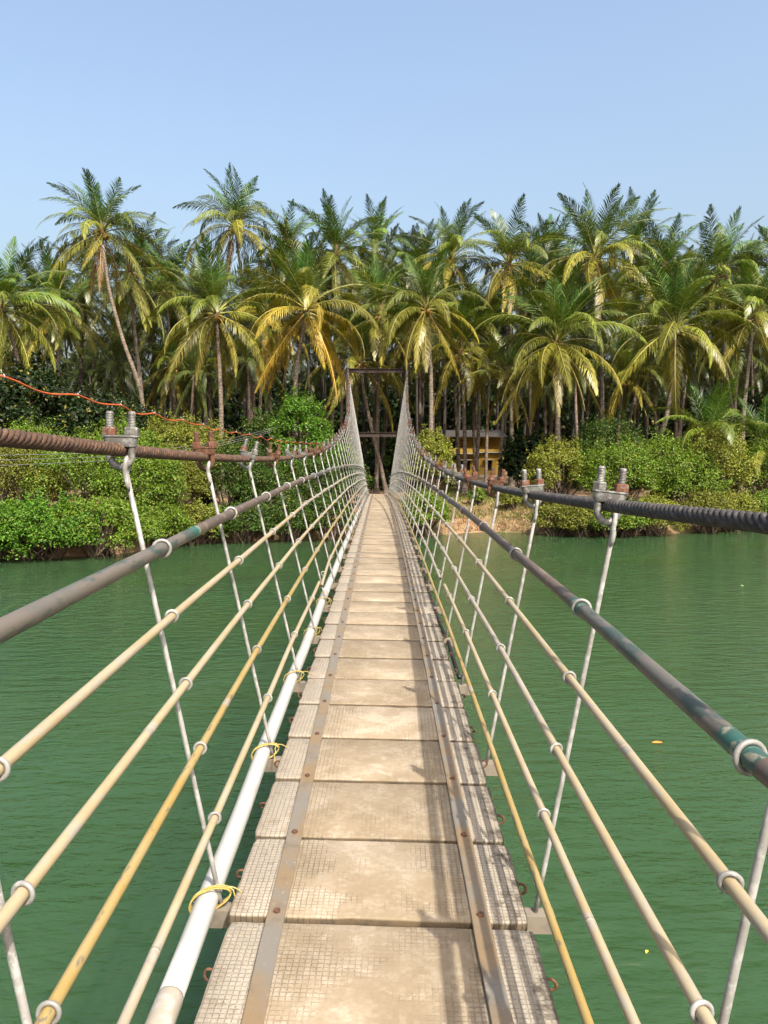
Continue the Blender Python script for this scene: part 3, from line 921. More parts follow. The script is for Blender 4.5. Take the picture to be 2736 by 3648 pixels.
def palm(label, fx, fy, Y, bx, L=4.6, n=25, seed=0, warm=0.0, dark=1.0, dead=0, nuts=6, lean=None, group='coconut palms along the far bank', path=None, young=False, drop=1.0, name='coconut_palm', bY=None):
    r = random.Random(seed * 77 + 5)
    crown = at(fx, fy, Y)
    bY = bY or Y
    X = (bx - 1368) / 2845 * bY
    base = Vector((X, bY, ground_z(X, bY) - 0.1))
    root = ob(name, None, None, base)
    thing(root, label, 'palm tree', group)
    L *= 1.08 * r.uniform(0.92, 1.07); n = int(n * r.uniform(1.5, 1.8)); drop *= r.uniform(0.92, 1.06)
    cl = crown - base
    if not young:
        if path:
            pp = [Vector((0, 0, 0))] + [at(x, y, Y) - base for x, y in path] + [cl]
            # smooth through the sampled points
            ts = np.linspace(0, len(pp) - 1, 34)
            arr = np.array([tuple(p) for p in pp])
            sm = np.column_stack([np.interp(ts, range(len(pp)), arr[:, k]) for k in range(3)])
            for _ in range(3): sm[1:-1] = (sm[:-2] + sm[1:-1] * 2 + sm[2:]) / 4
            pts = [Vector(p) for p in sm]
        else:
            ln = lean if lean is not None else r.uniform(-.6, .6)
            pts = bez(Vector((0, 0, 0)), Vector((cl.x * 0.25 + ln, cl.y * 0.3 + r.uniform(-.4, .4), cl.z * 0.5)), cl)
        tk = ob('trunk', trunk_mesh(pts, 0.15 * L / 4.6, 0.09 * L / 4.6), root)
        g = r.uniform(0.9, 1.15) * (0.55 + 0.45 * dark)
        tk.color = (0.235 * g, 0.185 * g, 0.140 * g, 1)
        hh = ob('crown_heart', HEART, root, cl, (r.uniform(-.1, .1), r.uniform(-.1, .1), 0), (L / 4.6,) * 3)
        hh.color = (0.20, 0.12, 0.05, 1)
    az0 = r.uniform(0, 360)
    for k in range(n):
        if r.random() < 0.07: continue
        a = (k + 0.3) / n
        f = (a ** 0.86 * 6.9 - 0.1) * drop
        ci = int(min(6, max(0, f + r.uniform(-.45, .45))))
        me = FR[ci][r.randrange(3)]
        s = L / 4.6 * r.uniform(0.86, 1.08) * (0.80, 0.92, 0.98, 1, 1, 1, 1)[ci]
        az = math.radians(az0 + k * 137.5 + r.uniform(-24, 24))
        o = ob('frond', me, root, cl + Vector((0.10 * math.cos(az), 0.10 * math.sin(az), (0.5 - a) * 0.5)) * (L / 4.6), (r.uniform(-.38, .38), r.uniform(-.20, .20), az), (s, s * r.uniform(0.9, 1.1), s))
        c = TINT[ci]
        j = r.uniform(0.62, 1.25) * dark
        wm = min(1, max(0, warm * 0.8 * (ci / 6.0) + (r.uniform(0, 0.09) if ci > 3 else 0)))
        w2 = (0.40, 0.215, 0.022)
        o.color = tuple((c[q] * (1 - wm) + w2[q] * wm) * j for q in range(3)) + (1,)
    for k in range(dead):
        az = r.uniform(0, 2 * math.pi)
        o = ob('frond', DEAD, root, cl + Vector((0.12 * math.cos(az), 0.12 * math.sin(az), -0.35)), (0, 0, az), (L / 4.6,) * 3)
        o.color = (0.22, 0.125, 0.06, 1); o['label'] = 'dry brown frond hanging against the trunk'
    for k in range(nuts):
        az = r.uniform(0, 2 * math.pi)
        rad = r.uniform(0.2, 0.42)
        o = ob('coconut', NUTM, root, cl + Vector((rad * math.cos(az), rad * math.sin(az), r.uniform(-.6, -.15))), (r.uniform(-.6, .6), r.uniform(-.6, .6), 0), (r.uniform(.9, 1.2),) * 3)
        o.color = r.choice([(0.42, 0.22, 0.03, 1), (0.30, 0.24, 0.04, 1), (0.12, 0.16, 0.03, 1), (0.45, 0.26, 0.04, 1)])
    return root

# front row, surveyed one by one: label, crown x, crown y, distance, foot x
palm('coconut palm cut off by the left edge, its crown level with the orange cable', 4, 1094, 45, 128, 4.7, 27, 1)
palm('tallest palm at far left, slender trunk leaning left, dry frond hanging on it', 363, 822, 50, 540, 4.2, 24, 2, 0.15, dead=3,
     path=[(505, 1390), (440, 1222), (388, 1036), (366, 880)], drop=1.02, nuts=8)
palm('palm whose crown sits just behind the slender leaning palm at far left', 462, 965, 54, 512, 4.4, 24, 3, path=[(505, 1400), (480, 1180)])
palm('palm with straight grey trunk between the leaning palm and the orange tinged palm', 771, 1114, 47, 788, 4.5, 28, 4, 0.25, dead=1, path=[(788, 1450), (782, 1300), (775, 1200)], nuts=10)
palm('palm with golden orange drooping fronds just left of the bridge tower', 1093, 1102, 46.5, 1052, 4.9, 29, 5, 0.85, path=[(1050, 1430), (1056, 1300), (1080, 1180)], nuts=9)
palm('tall ragged palm with dry lower fronds, second tallest on the left', 837, 805, 57, 900, 4.5, 24, 6, 0.3, dead=5, nuts=4)
palm('small distant palm crown poking up beside the tall ragged palm', 1022, 868, 72, 1010, 4.3, 20, 7)
palm('palm crown rising directly above the orange tinged palm', 1196, 905, 58, 1170, 4.6, 26, 8)
palm('distant palm crown in the middle of the skyline left of the gap', 1336, 895, 67, 1322, 4.4, 22, 9)
palm('shaded palm between the left edge palm and the slender leaning palm', 206, 1090, 57, 215, 4.5, 24, 10, 0.2)
palm('palm crown between the leaning palm and the straight grey trunk', 590, 1040, 59, 640, 4.5, 24, 11)
palm('low shaded palm under the crowns left of the straight grey trunk', 610, 1300, 58, 590, 3.8, 20, 12, 0.2, dark=0.8)
palm('low dark palm right behind the straight grey trunk', 730, 1280, 60, 712, 3.9, 20, 13, dark=0.75)
palm('palm with reddish dry fronds between straight trunk and orange tinged palm', 950, 1120, 56, 930, 4.4, 23, 14, 0.5, dead=3)
palm('palm just right of the tower with pale straight trunk', 1516, 1098, 47.5, 1535, 4.3, 27, 15, 0.3, path=[(1536, 1420), (1534, 1300), (1522, 1180)])
palm('tall palm above the pale straight trunk right of the tower', 1607, 925, 56, 1640, 4.5, 25, 16, 0.25)
palm('palm with long straight bare trunk above the yellow house', 1813, 940, 54, 1822, 4.4, 26, 17, 0.3, path=[(1822, 1450), (1819, 1250), (1816, 1060)])
palm('broad low palm with wide hanging fronds in the middle of the right bank', 1982, 1216, 45.5, 1990, 5.1, 30, 18, 0.25, path=[(1986, 1500), (1982, 1380)], nuts=12)
palm('tall palm with heavy nut clusters at the centre right skyline', 2118, 915, 55, 2140, 4.9, 27, 19, 0.3, nuts=12)
palm('broad palm on a curved leaning trunk right of the middle bank', 2407, 1163, 46, 2330, 5.2, 30, 20, 0.25, path=[(2352, 1560), (2374, 1490), (2400, 1330)], nuts=10)
palm('tall palm near the right edge with a spiky upright tuft', 2564, 982, 53, 2625, 4.6, 26, 21, 0.15, path=[(2613, 1490), (2583, 1310)])
palm('palm at the right edge on a thin pale leaning trunk', 2690, 1130, 49, 2640, 4.3, 26, 22, 0.25, path=[(2648, 1480), (2672, 1240)])
palm('palm crown half hidden behind the heavy fruiting palm', 2272, 880, 63, 2260, 4.5, 23, 23)
palm('green tufted palm above the broad leaning palm', 2375, 960, 60, 2400, 4.5, 24, 24)
palm('green palm crown right behind the broad low palm', 1962, 960, 61, 1950, 4.5, 24, 25)
palm('palm drooping in shade right of the tower post', 1700, 1165, 54, 1690, 4.5, 24, 26, 0.2, dark=0.85)
palm('short palm on a reddish leaning trunk in front of the yellow house', 1812, 1335, 50, 1775, 3.6, 20, 27, 0.45, path=[(1785, 1600), (1795, 1450)])
palm('dark palm with long hanging fronds above the yellow house', 1640, 1250, 52, 1655, 4.3, 22, 28, 0.3, dark=0.85, drop=1.05)
palm('palm seen through the tower frame with dark upright trunk', 1356, 1120, 53, 1341, 4.5, 24, 29, 0.3, dark=0.9, path=[(1342, 1700), (1346, 1450), (1350, 1250)])
palm('palm on a steeply leaning brown trunk behind the tower frame', 1285, 1290, 52, 1380, 4.0, 20, 30, 0.35, dark=0.9, path=[(1356, 1660), (1326, 1540), (1295, 1390)])
palm('shaded palm just right of the tower behind the hangers', 1450, 1195, 57, 1448, 4.4, 23, 31, 0.2, dark=0.85)
palm('low palm under the right hand crowns between two broad palms', 2226, 1345, 55, 2200, 4.0, 21, 32, 0.3)
palm('young palm fanning up from the bushes at lower right', 2520, 1560, 45, 2520, 4.3, 13, 33, 0.1, young=True, drop=0.55, nuts=0)
palm('palm beyond the right edge with fronds reaching into view', 2800, 1010, 52, 2790, 4.6, 24, 34, 0.2)
palm('low young palm at the right edge with one frond over the bushes', 2730, 1600, 45.5, 2735, 3.6, 9, 35, 0.1, young=True, drop=0.75, nuts=0)
palm('small palm tuft at the left between shaded crowns', 95, 1150, 60, 100, 4.3, 22, 36)
palm('green palm crown at the right above the edge palm', 2660, 1010, 60, 2680, 4.3, 22, 37)
palm('palm crown low on the skyline just right of the central gap', 1490, 960, 66, 1500, 4.2, 22, 38)
palm('palm crown between the long bare trunk and the fruiting palm', 1905, 1010, 58, 1900, 4.3, 22, 39, 0.2)

# the grove behind: whole crowns, many alike
def crown_mesh(seed, n=24):
    r = random.Random(seed)
    Vs, Qs, Ts = [], [], []; o = 0
    for k in range(n):
        a = (k + 0.3) / n
        ci = int(min(6, max(0, a ** 0.9 * 6.9 + r.uniform(-.4, .4))))
        V, Q, T, _ = FRA[ci][r.randrange(3)]
        az = math.radians(k * 137.5 + r.uniform(-14, 14)); c, s = math.cos(az), math.sin(az)
        W = V * r.uniform(0.85, 1.08)
        W = np.column_stack([W[:, 0] * c - W[:, 1] * s, W[:, 0] * s + W[:, 1] * c, W[:, 2] + (0.5 - a) * 0.5])
        Vs.append(W); Qs.append(Q + o); Ts.append(T + o); o += len(V)
    return mesh_fast('crown', np.vstack(Vs), np.vstack(Qs), np.vstack(Ts), M['frond'])
CROWN = [crown_mesh(s) for s in range(4)]
TRUNK_BACK = []
for s in range(4):
    pts = bez(Vector((0, 0, 0)), Vector(((-1) ** s * 0.06 * (s + 1) * .5, 0.02, 0.5)), Vector((0, 0, 1)), 16)
    V, F = tube_np([(p.x * 12, p.y * 12, p.z * 12) for p in pts], np.linspace(0.17, 0.105, 16), 7)
    TRUNK_BACK.append(mesh_fast('trunk', V, F, mat=M['trunk'], smooth=True))
rb = random.Random(5)
nb = 0
spots = []
for row, (ya, yb, cnt) in enumerate(((58, 64, 24), (66, 73, 28), (76, 86, 28), (88, 100, 30))):
    for q in range(cnt):
        fx = -250 + (q + rb.uniform(0.05, 0.95)) / cnt * 3250
        Y = rb.uniform(ya, yb)
        fy = rb.choice([rb.uniform(1000, 1110), rb.uniform(1120, 1260), rb.uniform(1250, 1400)]) if row < 2 else rb.choice([rb.uniform(1010, 1150), rb.uniform(1150, 1350)])
        if 1540 < fx < 1830 and Y < 84: fy = rb.uniform(1000, 1250)
        spots.append((fx, fy, Y, row))
for fx, fy, Y, row in spots:
    c = at(fx, fy, Y)
    gz = ground_z(c.x, Y) - 0.1
    if 1575 < fx < 1815 and Y < 86:        # the yard of the house is kept clear
        Y = 92; c = at(fx, fy, Y); gz = ground_z(c.x, Y) - 0.1
    root = ob('coconut_palm', None, None, (c.x, Y, gz))
    thing(root, 'shaded coconut palm deep in the grove behind the front palms', 'palm tree', 'palms deep in the grove')
    H = c.z - gz
    tk = ob('trunk', TRUNK_BACK[rb.randrange(4)], root, (0, 0, 0), (0, 0, rb.uniform(0, 6.28)), (1, 1, H / 12))
    g = rb.uniform(0.22, 0.6) if row < 2 else rb.uniform(0.12, 0.3); tk.color = (0.22 * g, 0.17 * g, 0.13 * g, 1)  # grove shade put into the bark colour, deeper in the back rows
    s = rb.uniform(0.92, 1.15)
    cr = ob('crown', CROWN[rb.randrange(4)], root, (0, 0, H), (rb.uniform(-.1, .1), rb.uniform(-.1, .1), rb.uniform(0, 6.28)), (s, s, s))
    d = rb.uniform(0.45, 1.0) if row < 2 else rb.uniform(0.22, 0.5)  # crown colour lowered to carry the grove's shade, most in the back rows
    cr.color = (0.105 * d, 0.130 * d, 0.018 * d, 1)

# thin bare trunks standing in the shade between the front palms
def bare(fx0, fy0, fx1, Y, seed, label):
    r = random.Random(seed)
    top = at(fx0, fy0, Y); X = (fx1 - 1368) / 2845 * Y
    base = Vector((X, Y, ground_z(X, Y) - 0.1))
    root = ob('coconut_palm', None, None, base)
    thing(root, label, 'palm tree', 'slim palms in the shade')
    tk = ob('trunk', trunk_mesh(bez(Vector((0, 0, 0)), (top - base) * 0.5 + Vector((r.uniform(-.5, .5), 0, 0)), top - base, 20), 0.13, 0.09), root)
    g = r.uniform(0.9, 1.5); tk.color = (0.24 * g, 0.18 * g, 0.14 * g, 1)
    cr = ob('crown', CROWN[seed % 4], root, top - base, (r.uniform(-.15, .15), r.uniform(-.15, .15), r.uniform(0, 6)), (0.82,) * 3)
    d = r.uniform(0.75, 1.05); cr.color = (0.10 * d, 0.125 * d, 0.03 * d, 1)
for n, (a, b, c, Y, lab) in enumerate((
        (412, 1290, 402, 60, 'slim palm trunk left of the leaning pair at far left'),
        (690, 1330, 676, 56, 'slim dark palm left of the straight grey trunk'),
        (880, 1280, 868, 54, 'slim pinkish palm trunk right of the straight grey trunk'),
        (905, 1250, 935, 57, 'slim bent palm trunk left of the orange tinged palm'),
        (1230, 1200, 1222, 58, 'slim palm trunk hidden behind the left hanger curtain'),
        (1690, 1330, 1700, 60, 'slim straight palm trunk before the house front'),
        (1745, 1300, 1730, 58, 'slim slanting palm trunk before the house window'),
        (1935, 1330, 1945, 58, 'slim palm trunk right of the dark leafy tree'),
        (2050, 1290, 2075, 56, 'slim slanting trunk right of the broad low palm'),
        (2105, 1320, 2098, 58, 'slim upright trunk behind the right bank bushes'),
        (2290, 1290, 2180, 55, 'strongly slanting slim trunk below the fruiting palm'),
        (2310, 1250, 2345, 57, 'slim pale trunk left of the curved leaning trunk'),
        (2450, 1280, 2390, 56, 'slim trunk right of the curved leaning trunk'))):
    bare(a, b, c, Y, 300 + n, lab)

# ---------------------------------------------------------------- bushes and broadleaf trees
def bush_mesh(seed, w, d, h, n, size=0.16, lift=0.0, clumps=60):
    r = np.random.default_rng(seed)
    # clump centres on and inside a lumpy dome
    u = r.normal(size=(clumps, 3)); u[:, 2] = np.abs(u[:, 2]) * 1.0 - 0.12
    u /= np.linalg.norm(u, axis=1)[:, None]
    rad = r.uniform(0.55, 1.0, clumps) ** 0.5
    C = u * rad[:, None] * np.array([w / 2, d / 2, h * 0.62]) * 0.82
    C[:, 2] = np.clip(C[:, 2] + h * (0.30 + lift), 0.25, None)
    cr = r.uniform(0.07, 0.18, clumps) * min(w, h * 1.4)
    k = r.integers(0, clumps, n)
    q = r.normal(size=(n, 3)); q /= np.linalg.norm(q, axis=1)[:, None]
    q[:, 2] = np.where(q[:, 2] < -0.35, -q[:, 2], q[:, 2])
    rr = cr[k] * r.uniform(0.45, 1.0, n) ** 0.5 * (1 + 0.22 * (r.random(n) < 0.10))
    P = C[k] + q * rr[:, None] * np.array([1, 1, 0.8])
    P[:, 2] = np.maximum(P[:, 2], r.uniform(0.0, 0.35, n))
    # a share of the leaves sits on twigs that stick out of the dome
    ns = int(n * 0.22); tw = max(12, ns // 26)
    tb = C[r.integers(0, clumps, tw)]
    td = tb / (np.linalg.norm(tb, axis=1)[:, None] + .01) + r.normal(0, 0.35, (tw, 3)) + np.array([0, 0, 0.55])
    td /= np.linalg.norm(td, axis=1)[:, None]
    tl = r.uniform(0.25, 0.60, tw) * min(w, h) * 0.5
    ki = r.integers(0, tw, ns)
    P[:ns] = tb[ki] + td[ki] * (tl[ki] * r.uniform(0.2, 1.0, ns) ** 0.7)[:, None] + r.normal(0, 0.07, (ns, 3))
    P[:ns, 2] = np.maximum(P[:ns, 2], 0.05)
    nrm = q + r.normal(0, 0.6, (n, 3)) + np.array([0, 0, 0.45]); nrm /= np.linalg.norm(nrm, axis=1)[:, None]
    t = np.cross(nrm, r.normal(size=(n, 3))); t /= np.linalg.norm(t, axis=1)[:, None]
    b = np.cross(nrm, t)
    L = size * r.uniform(0.65, 1.25, n)[:, None]; W = L * 0.26
    V = np.stack([P - t * L * 0.5, P + b * W - t * L * 0.05, P + t * L * 0.5 - nrm * L * 0.08, P - b * W - t * L * 0.05], axis=1).reshape(-1, 3)
    Q = np.arange(n * 4).reshape(-1, 4)
    return V, Q, C
def bush(name, label, fx, Y, w, h, color, n=9000, size=0.16, seed=0, cat='bush', group=None, d=None, lift=0.0, x=None, clumps=80):
    X = (fx - 1368) / 2845 * Y
    if h < 2.7 and w > 2 and x is None: Y = shore(X) - 0.75 + 0.1 * w
    z = max(0.0, ground_z(X, Y))
    if h < 2.7 and w > 2: z = 0.0
    root = ob(name, None, None, (X, Y, z))
    thing(root, label, cat, group)
    if size < 0.2: size *= 0.74; n = int(n * 1.5)
    V, Q, C = bush_mesh(seed, w, d or w * 0.8, h, n, size, lift, clumps)
    f = ob('foliage', mesh_fast('foliage', V, Q, mat=M['leaf']), root); f.color = (*color, 1)
    r = random.Random(seed); mb = MB()
    for c in C[::3]:
        e = Vector(c); b0 = Vector((r.uniform(-.12, .12) * w, r.uniform(-.12, .12) * w, -0.15))
        mid = b0.lerp(e, 0.5) + Vector((r.uniform(-.2, .2), r.uniform(-.2, .2), 0.15 * h))
        rr = 0.022 + 0.012 * h / 3
        mb.tube(bez(b0, mid, e, 7), np.linspace(rr * 1.5, rr * 0.4, 7), 5)
    s = ob('stem', mb.mesh('stem', M['bark']), root); s.color = (0.17, 0.12, 0.08, 1)
    return root
LG = (0.118, 0.185, 0.016); BG = (0.080, 0.170, 0.012); DG = (0.045, 0.085, 0.010); YG = (0.180, 0.195, 0.024); OL = (0.140, 0.150, 0.020); VD = (0.016, 0.032, 0.007)  # VD: dark leaf green, also carries painted shade in undergrowth and wood
gl, gr = 'bushes along the left bank', 'bushes along the right bank'
BUSH = [
 ('bright green low bush dipping into the water at far left', 20, 32.6, 5.2, 2.68, BG, 15000, .15, gl),
 ('bright green low bush over the water beside the far left one', 210, 33.0, 5.0, 2.6, BG, 14000, .15, gl),
 ('yellow green low bush above the water below the first left clamp', 400, 33.4, 5.0, 2.68, LG, 14000, .14, gl),
 ('olive bush cut off by the left edge above the bright green ones', 30, 34.6, 5.6, 3.9, OL, 13000, .14, gl),
 ('tall light green bush behind the first left clamp', 300, 34.9, 5.8, 4.0, LG, 14000, .14, gl),
 ('light green bush right of the first left hanger', 500, 35.0, 4.2, 3.9, LG, 12000, .14, gl),
 ('round yellow green bush topping the left bank by the leaning trunks', 612, 40.0, 4.2, 5.3, YG, 14000, .14, gl),
 ('olive bush between first and second left hanger', 640, 37.6, 3.4, 3.3, OL, 9000, .14, gl),
 ('dark green bush behind the second and third left hangers', 830, 39.2, 4.4, 4.0, DG, 11000, .15, gl),
 ('dark tangled bush over the water behind the left rails', 960, 39.0, 3.6, 2.8, DG, 8000, .14, gl),
 ('leafy bush low at the waterline behind left yellow rails', 760, 38.1, 3.2, 1.9, LG, 6000, .14, gl),
 ('shady bush nearest the deck on the left waterline', 1130, 39.8, 3.2, 3.4, DG, 8000, .15, gl),
 ('fresh green tall shrub left of the tower below the orange tinged palm', 1085, 44.0, 4.4, 6.9, BG, 15000, .17, gl),
 ('darker tall shrub under the orange tinged palm', 955, 46.0, 4.4, 5.8, DG, 11000, .17, gl),
 ('green shrub peeping through the left hanger curtain', 1215, 44.8, 2.4, 4.2, LG, 7000, .15, gl),
 ('yellow green shrub right of the tower behind the right hangers', 1535, 43.5, 2.9, 4.9, YG, 12000, .15, gr),
 ('green shrub low by the water behind the right hangers', 1505, 42.3, 2.6, 2.6, LG, 8000, .14, gr),
 ('dark glossy leafy tree beside the yellow house', 1880, 48.5, 3.6, 4.6, VD, 8000, .26, gr),
 ('light green bush behind the second right clamp', 1985, 43.2, 3.8, 4.0, YG, 11000, .15, gr),
 ('tall dark bush standing behind the first right clamp', 2170, 45.4, 4.6, 5.6, DG, 13000, .15, gr),
 ('yellow green bush in front of the tall dark bush', 2200, 42.4, 4.6, 4.0, LG, 13000, .15, gr),
 ('olive bush below the curved leaning trunk', 2380, 43.4, 4.8, 4.4, LG, 13000, .15, gr),
 ('tallest bright yellow green bush below the young palm', 2540, 43.8, 4.6, 5.3, YG, 15000, .15, gr),
 ('green bush at the right edge of the far bank', 2715, 45.2, 4.6, 4.2, LG, 12000, .15, gr),
 ('low olive bush drooping to the water under the second right clamp', 1950, 42.0, 2.6, 1.9, OL, 6000, .14, gr),
 ('low bush dipping to the water under the first right clamp', 2130, 40.9, 3.4, 1.9, LG, 7000, .14, gr),
 ('low yellow green bush drooping to the water right of the first clamp', 2300, 41.2, 3.4, 2.2, YG, 7000, .14, gr),
 ('low olive bush drooping to the water near the right edge', 2480, 42.4, 3.6, 2.4, OL, 7000, .14, gr),
 ('low bush over the water at the right edge', 2660, 44.2, 3.6, 2.2, LG, 6000, .14, gr),
 ('low light green bush filling the waterline between first and second left hanger', 560, 35, 3.4, 2.4, LG, 8000, .14, gl),
 ('low shady bush at the waterline behind the second left hanger', 700, 37, 3.0, 2.1, OL, 7000, .14, gl),
 ('low dark bush at the waterline behind the third left hanger', 880, 38, 3.2, 2.2, DG, 7000, .14, gl),
 ('low dark bush at the waterline behind the lower left rails', 1040, 38, 3.0, 2.2, DG, 6500, .14, gl),
 ('low dark bush at the waterline closest to the deck on the left', 1180, 39, 2.8, 2.4, DG, 6500, .14, gl),
 ('dark bush between the waterline and the tower on the left', 1225, 42.0, 2.8, 3.0, DG, 7000, .15, gl),
 ('tall olive bush rising behind the second left clamp', 720, 41.5, 4.2, 4.9, OL, 11000, .14, gl),
 ('tall light green bush at far left above the cable', 100, 38.5, 6.0, 4.6, LG, 13000, .15, gl),
 ('leafy bush between the tall light green and the yellow green bush', 450, 38.5, 5.0, 4.6, LG, 12000, .15, gl),
 ('low yellow green bush at the waterline far right', 2580, 43, 3.4, 2.2, YG, 7000, .14, gr),
 ('low green bush at the waterline below the tall dark bush', 2220, 40, 3.4, 2.0, LG, 7000, .14, gr),
 ('low leafy bush at the waterline beside the bare earth', 2040, 41, 2.8, 1.8, OL, 6000, .14, gr),
 ('green bush between the olive and the tallest right bush', 2450, 42.6, 4.2, 3.6, LG, 11000, .15, gr),
 ('small leafy weed bush on the bare earth bank', 1820, 43.2, 1.2, 1.3, YG, 1500, .14, gr),
 ('little green sapling on the earth bank by the right hangers', 1700, 44.2, 1.0, 1.2, LG, 1200, .14, gr),
]
for n, (lab, fx, Y, w_, h_, c, cnt, sz, grp) in enumerate(BUSH):
    bush('dense_bush', lab, fx, Y, w_, h_, c, cnt, sz, 500 + n, group=grp)
# big dark broadleaf trees on the left, behind the bushes
bush('mango_tree', 'big dark broadleaf tree at far left behind the orange cable', 150, 45.5, 8.0, 7.6, VD, 22000, .24, 700, 'tree', 'dark broadleaf trees', lift=0.1, clumps=60)
bush('mango_tree', 'dark broadleaf tree between far left edge and the leaning trunks', 400, 48.5, 6.0, 6.6, VD, 14000, .24, 701, 'tree', 'dark broadleaf trees', lift=0.1, clumps=44)
bush('mango_tree', 'dark broadleaf tree at the right edge behind the young palm', 2740, 52, 7.0, 6.4, VD, 12000, .26, 702, 'tree', 'dark broadleaf trees', lift=0.1, clumps=44)
bush('mango_tree', 'dark round tree seen beyond the deck end between the hangers', 1405, 62, 4.5, 4.2, DG, 9000, .24, 703, 'tree', 'dark broadleaf trees', lift=0.1)

# undergrowth and the wood behind, one mass with grove shade in its leaf colour
def mass(name, label, xr, yr, zr, n, size, color, seed):
    r = np.random.default_rng(seed)
    P = np.column_stack([r.uniform(*xr, n), r.uniform(*yr, n), np.zeros(n)])
    hmax = zr[0] + (zr[1] - zr[0]) * (0.55 + 0.45 * np.sin(P[:, 0] * 0.45 + 1.3 * np.sin(P[:, 1] * 0.3)) * np.cos(P[:, 0] * 0.17))
    P[:, 2] = 1.2 + r.random(n) * hmax
    nrm = r.normal(size=(n, 3)) + np.array([0, 0, .5]); nrm /= np.linalg.norm(nrm, axis=1)[:, None]
    t = np.cross(nrm, r.normal(size=(n, 3))); t /= np.linalg.norm(t, axis=1)[:, None]
    b = np.cross(nrm, t); L = size * r.uniform(.6, 1.3, n)[:, None]; W = L * .3
    V = np.stack([P - t * L * .5, P + b * W, P + t * L * .5, P - b * W], axis=1).reshape(-1, 3)
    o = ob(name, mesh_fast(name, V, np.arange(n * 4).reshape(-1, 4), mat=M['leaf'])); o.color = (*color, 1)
    o['kind'] = 'stuff'; o['label'] = label; o['category'] = 'undergrowth'
    return o
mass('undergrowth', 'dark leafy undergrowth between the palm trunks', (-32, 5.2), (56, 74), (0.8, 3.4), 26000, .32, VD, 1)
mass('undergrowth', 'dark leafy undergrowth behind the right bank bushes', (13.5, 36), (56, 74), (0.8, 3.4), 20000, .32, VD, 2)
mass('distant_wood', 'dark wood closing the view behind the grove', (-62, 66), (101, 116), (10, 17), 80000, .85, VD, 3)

# dry grass and leaf litter on the bank by the bridge
def tufts(name, label, n, xr, sr, color, lng, seed):
    r = np.random.default_rng(seed)
    X = r.uniform(*xr, n); S = r.uniform(0, 1, n) ** 1.5 * (sr[1] - sr[0]) + sr[0]
    Yv = np.array([shore(x) for x in X]) + S
    Z = np.array([ground_z(float(a), float(b)) for a, b in zip(X, Yv)])
    keep = Z > 0.02; X, Yv, Z = X[keep], Yv[keep], Z[keep]; n = len(X)
    P = np.column_stack([X, Yv, Z - 0.02])
    d = r.normal(size=(n, 3)) * 0.6 + np.array([0, 0, 1.0]); d /= np.linalg.norm(d, axis=1)[:, None]
    s = np.cross(d, r.normal(size=(n, 3))); s /= np.linalg.norm(s, axis=1)[:, None]
    L = lng * r.uniform(.4, 1.3, n)[:, None]; W = 0.014 + L * 0.05
    V = np.stack([P - s * W, P + s * W, P + d * L], axis=1).reshape(-1, 3)
    o = ob(name, mesh_fast(name, V, None, np.arange(n * 3).reshape(-1, 3), M['leaf'])); o.color = (*color, 1)
    o['kind'] = 'stuff'; o['label'] = label; o['category'] = 'grass'
tufts('dry_grass', 'dry straw coloured grass hanging down the earth bank', 3500, (1.6, 8.5), (0.0, 2.4), (0.27, 0.165, 0.085), 0.20, 11)
tufts('green_grass', 'thin green grass on the ground under the palms', 12000, (1.6, 9.5), (1.0, 22), (0.14, 0.16, 0.035), 0.22, 12)
tufts('leaf_litter', 'dry leaf litter at the foot of the left bushes', 5000, (-10, -1.2), (0.0, 5), (0.22, 0.14, 0.07), 0.18, 13)

# ---------------------------------------------------------------- yellow house behind the right bank
def plaster(name, c, dirt):
    return worn(name, c, dirt, tuple(q * 0.85 for q in c), 1.6, 0.56, 0.74, 0.8, bump=0.1)
M['yellow'] = plaster('yellow_plaster', (0.56, 0.34, 0.035), (0.40, 0.23, 0.03))
M['white'] = plaster('white_plaster', (0.62, 0.60, 0.55), (0.45, 0.42, 0.38))
M['roof'] = plaster('grey_roof_sheet', (0.085, 0.072, 0.06), (0.07, 0.06, 0.055))
M['pane_and_shade'], _nt, _b = new_mat('window_glass_and_shade')  # dark glass; its black also paints the shade in vents and veranda
_b.inputs['Base Color'].default_value = (0.012, 0.012, 0.012, 1); _b.inputs['Roughness'].default_value = 0.15
YH = 84.0
def hx(fx): return (fx - 1368) / 2845 * YH
def hz(fy): return EYE + (1600 - fy) / 2845 * YH
x0, x1 = hx(1598), hx(1790)
HB = Vector((x0, YH, hz(1712)))
house = ob('yellow_house', None, None, HB)
thing(house, 'small two storey yellow house with dark windows behind the palm trunks', 'house')
def hp(name, mat, boxes, parent=house, sm=False):
    mb = MB()
    for a, b, c, d, ya, yb in boxes:      # fx range, fy range (top, bottom), depth range in front of the wall plane
        mb.box(((hx(a) + hx(b)) / 2 - HB.x, (ya + yb) / 2, (hz(c) + hz(d)) / 2 - HB.z), (hx(b) - hx(a), yb - ya, hz(c) - hz(d)))
    return ob(name, mb.mesh(name, mat, sm), parent)
win = [(1632, 1675, 1640, 1676), (1726, 1752, 1640, 1676)]
jal = [(1630, 1659, 1566, 1594), (1690, 1719, 1561, 1591)]
door = (1578, 1612, 1560, 1600)
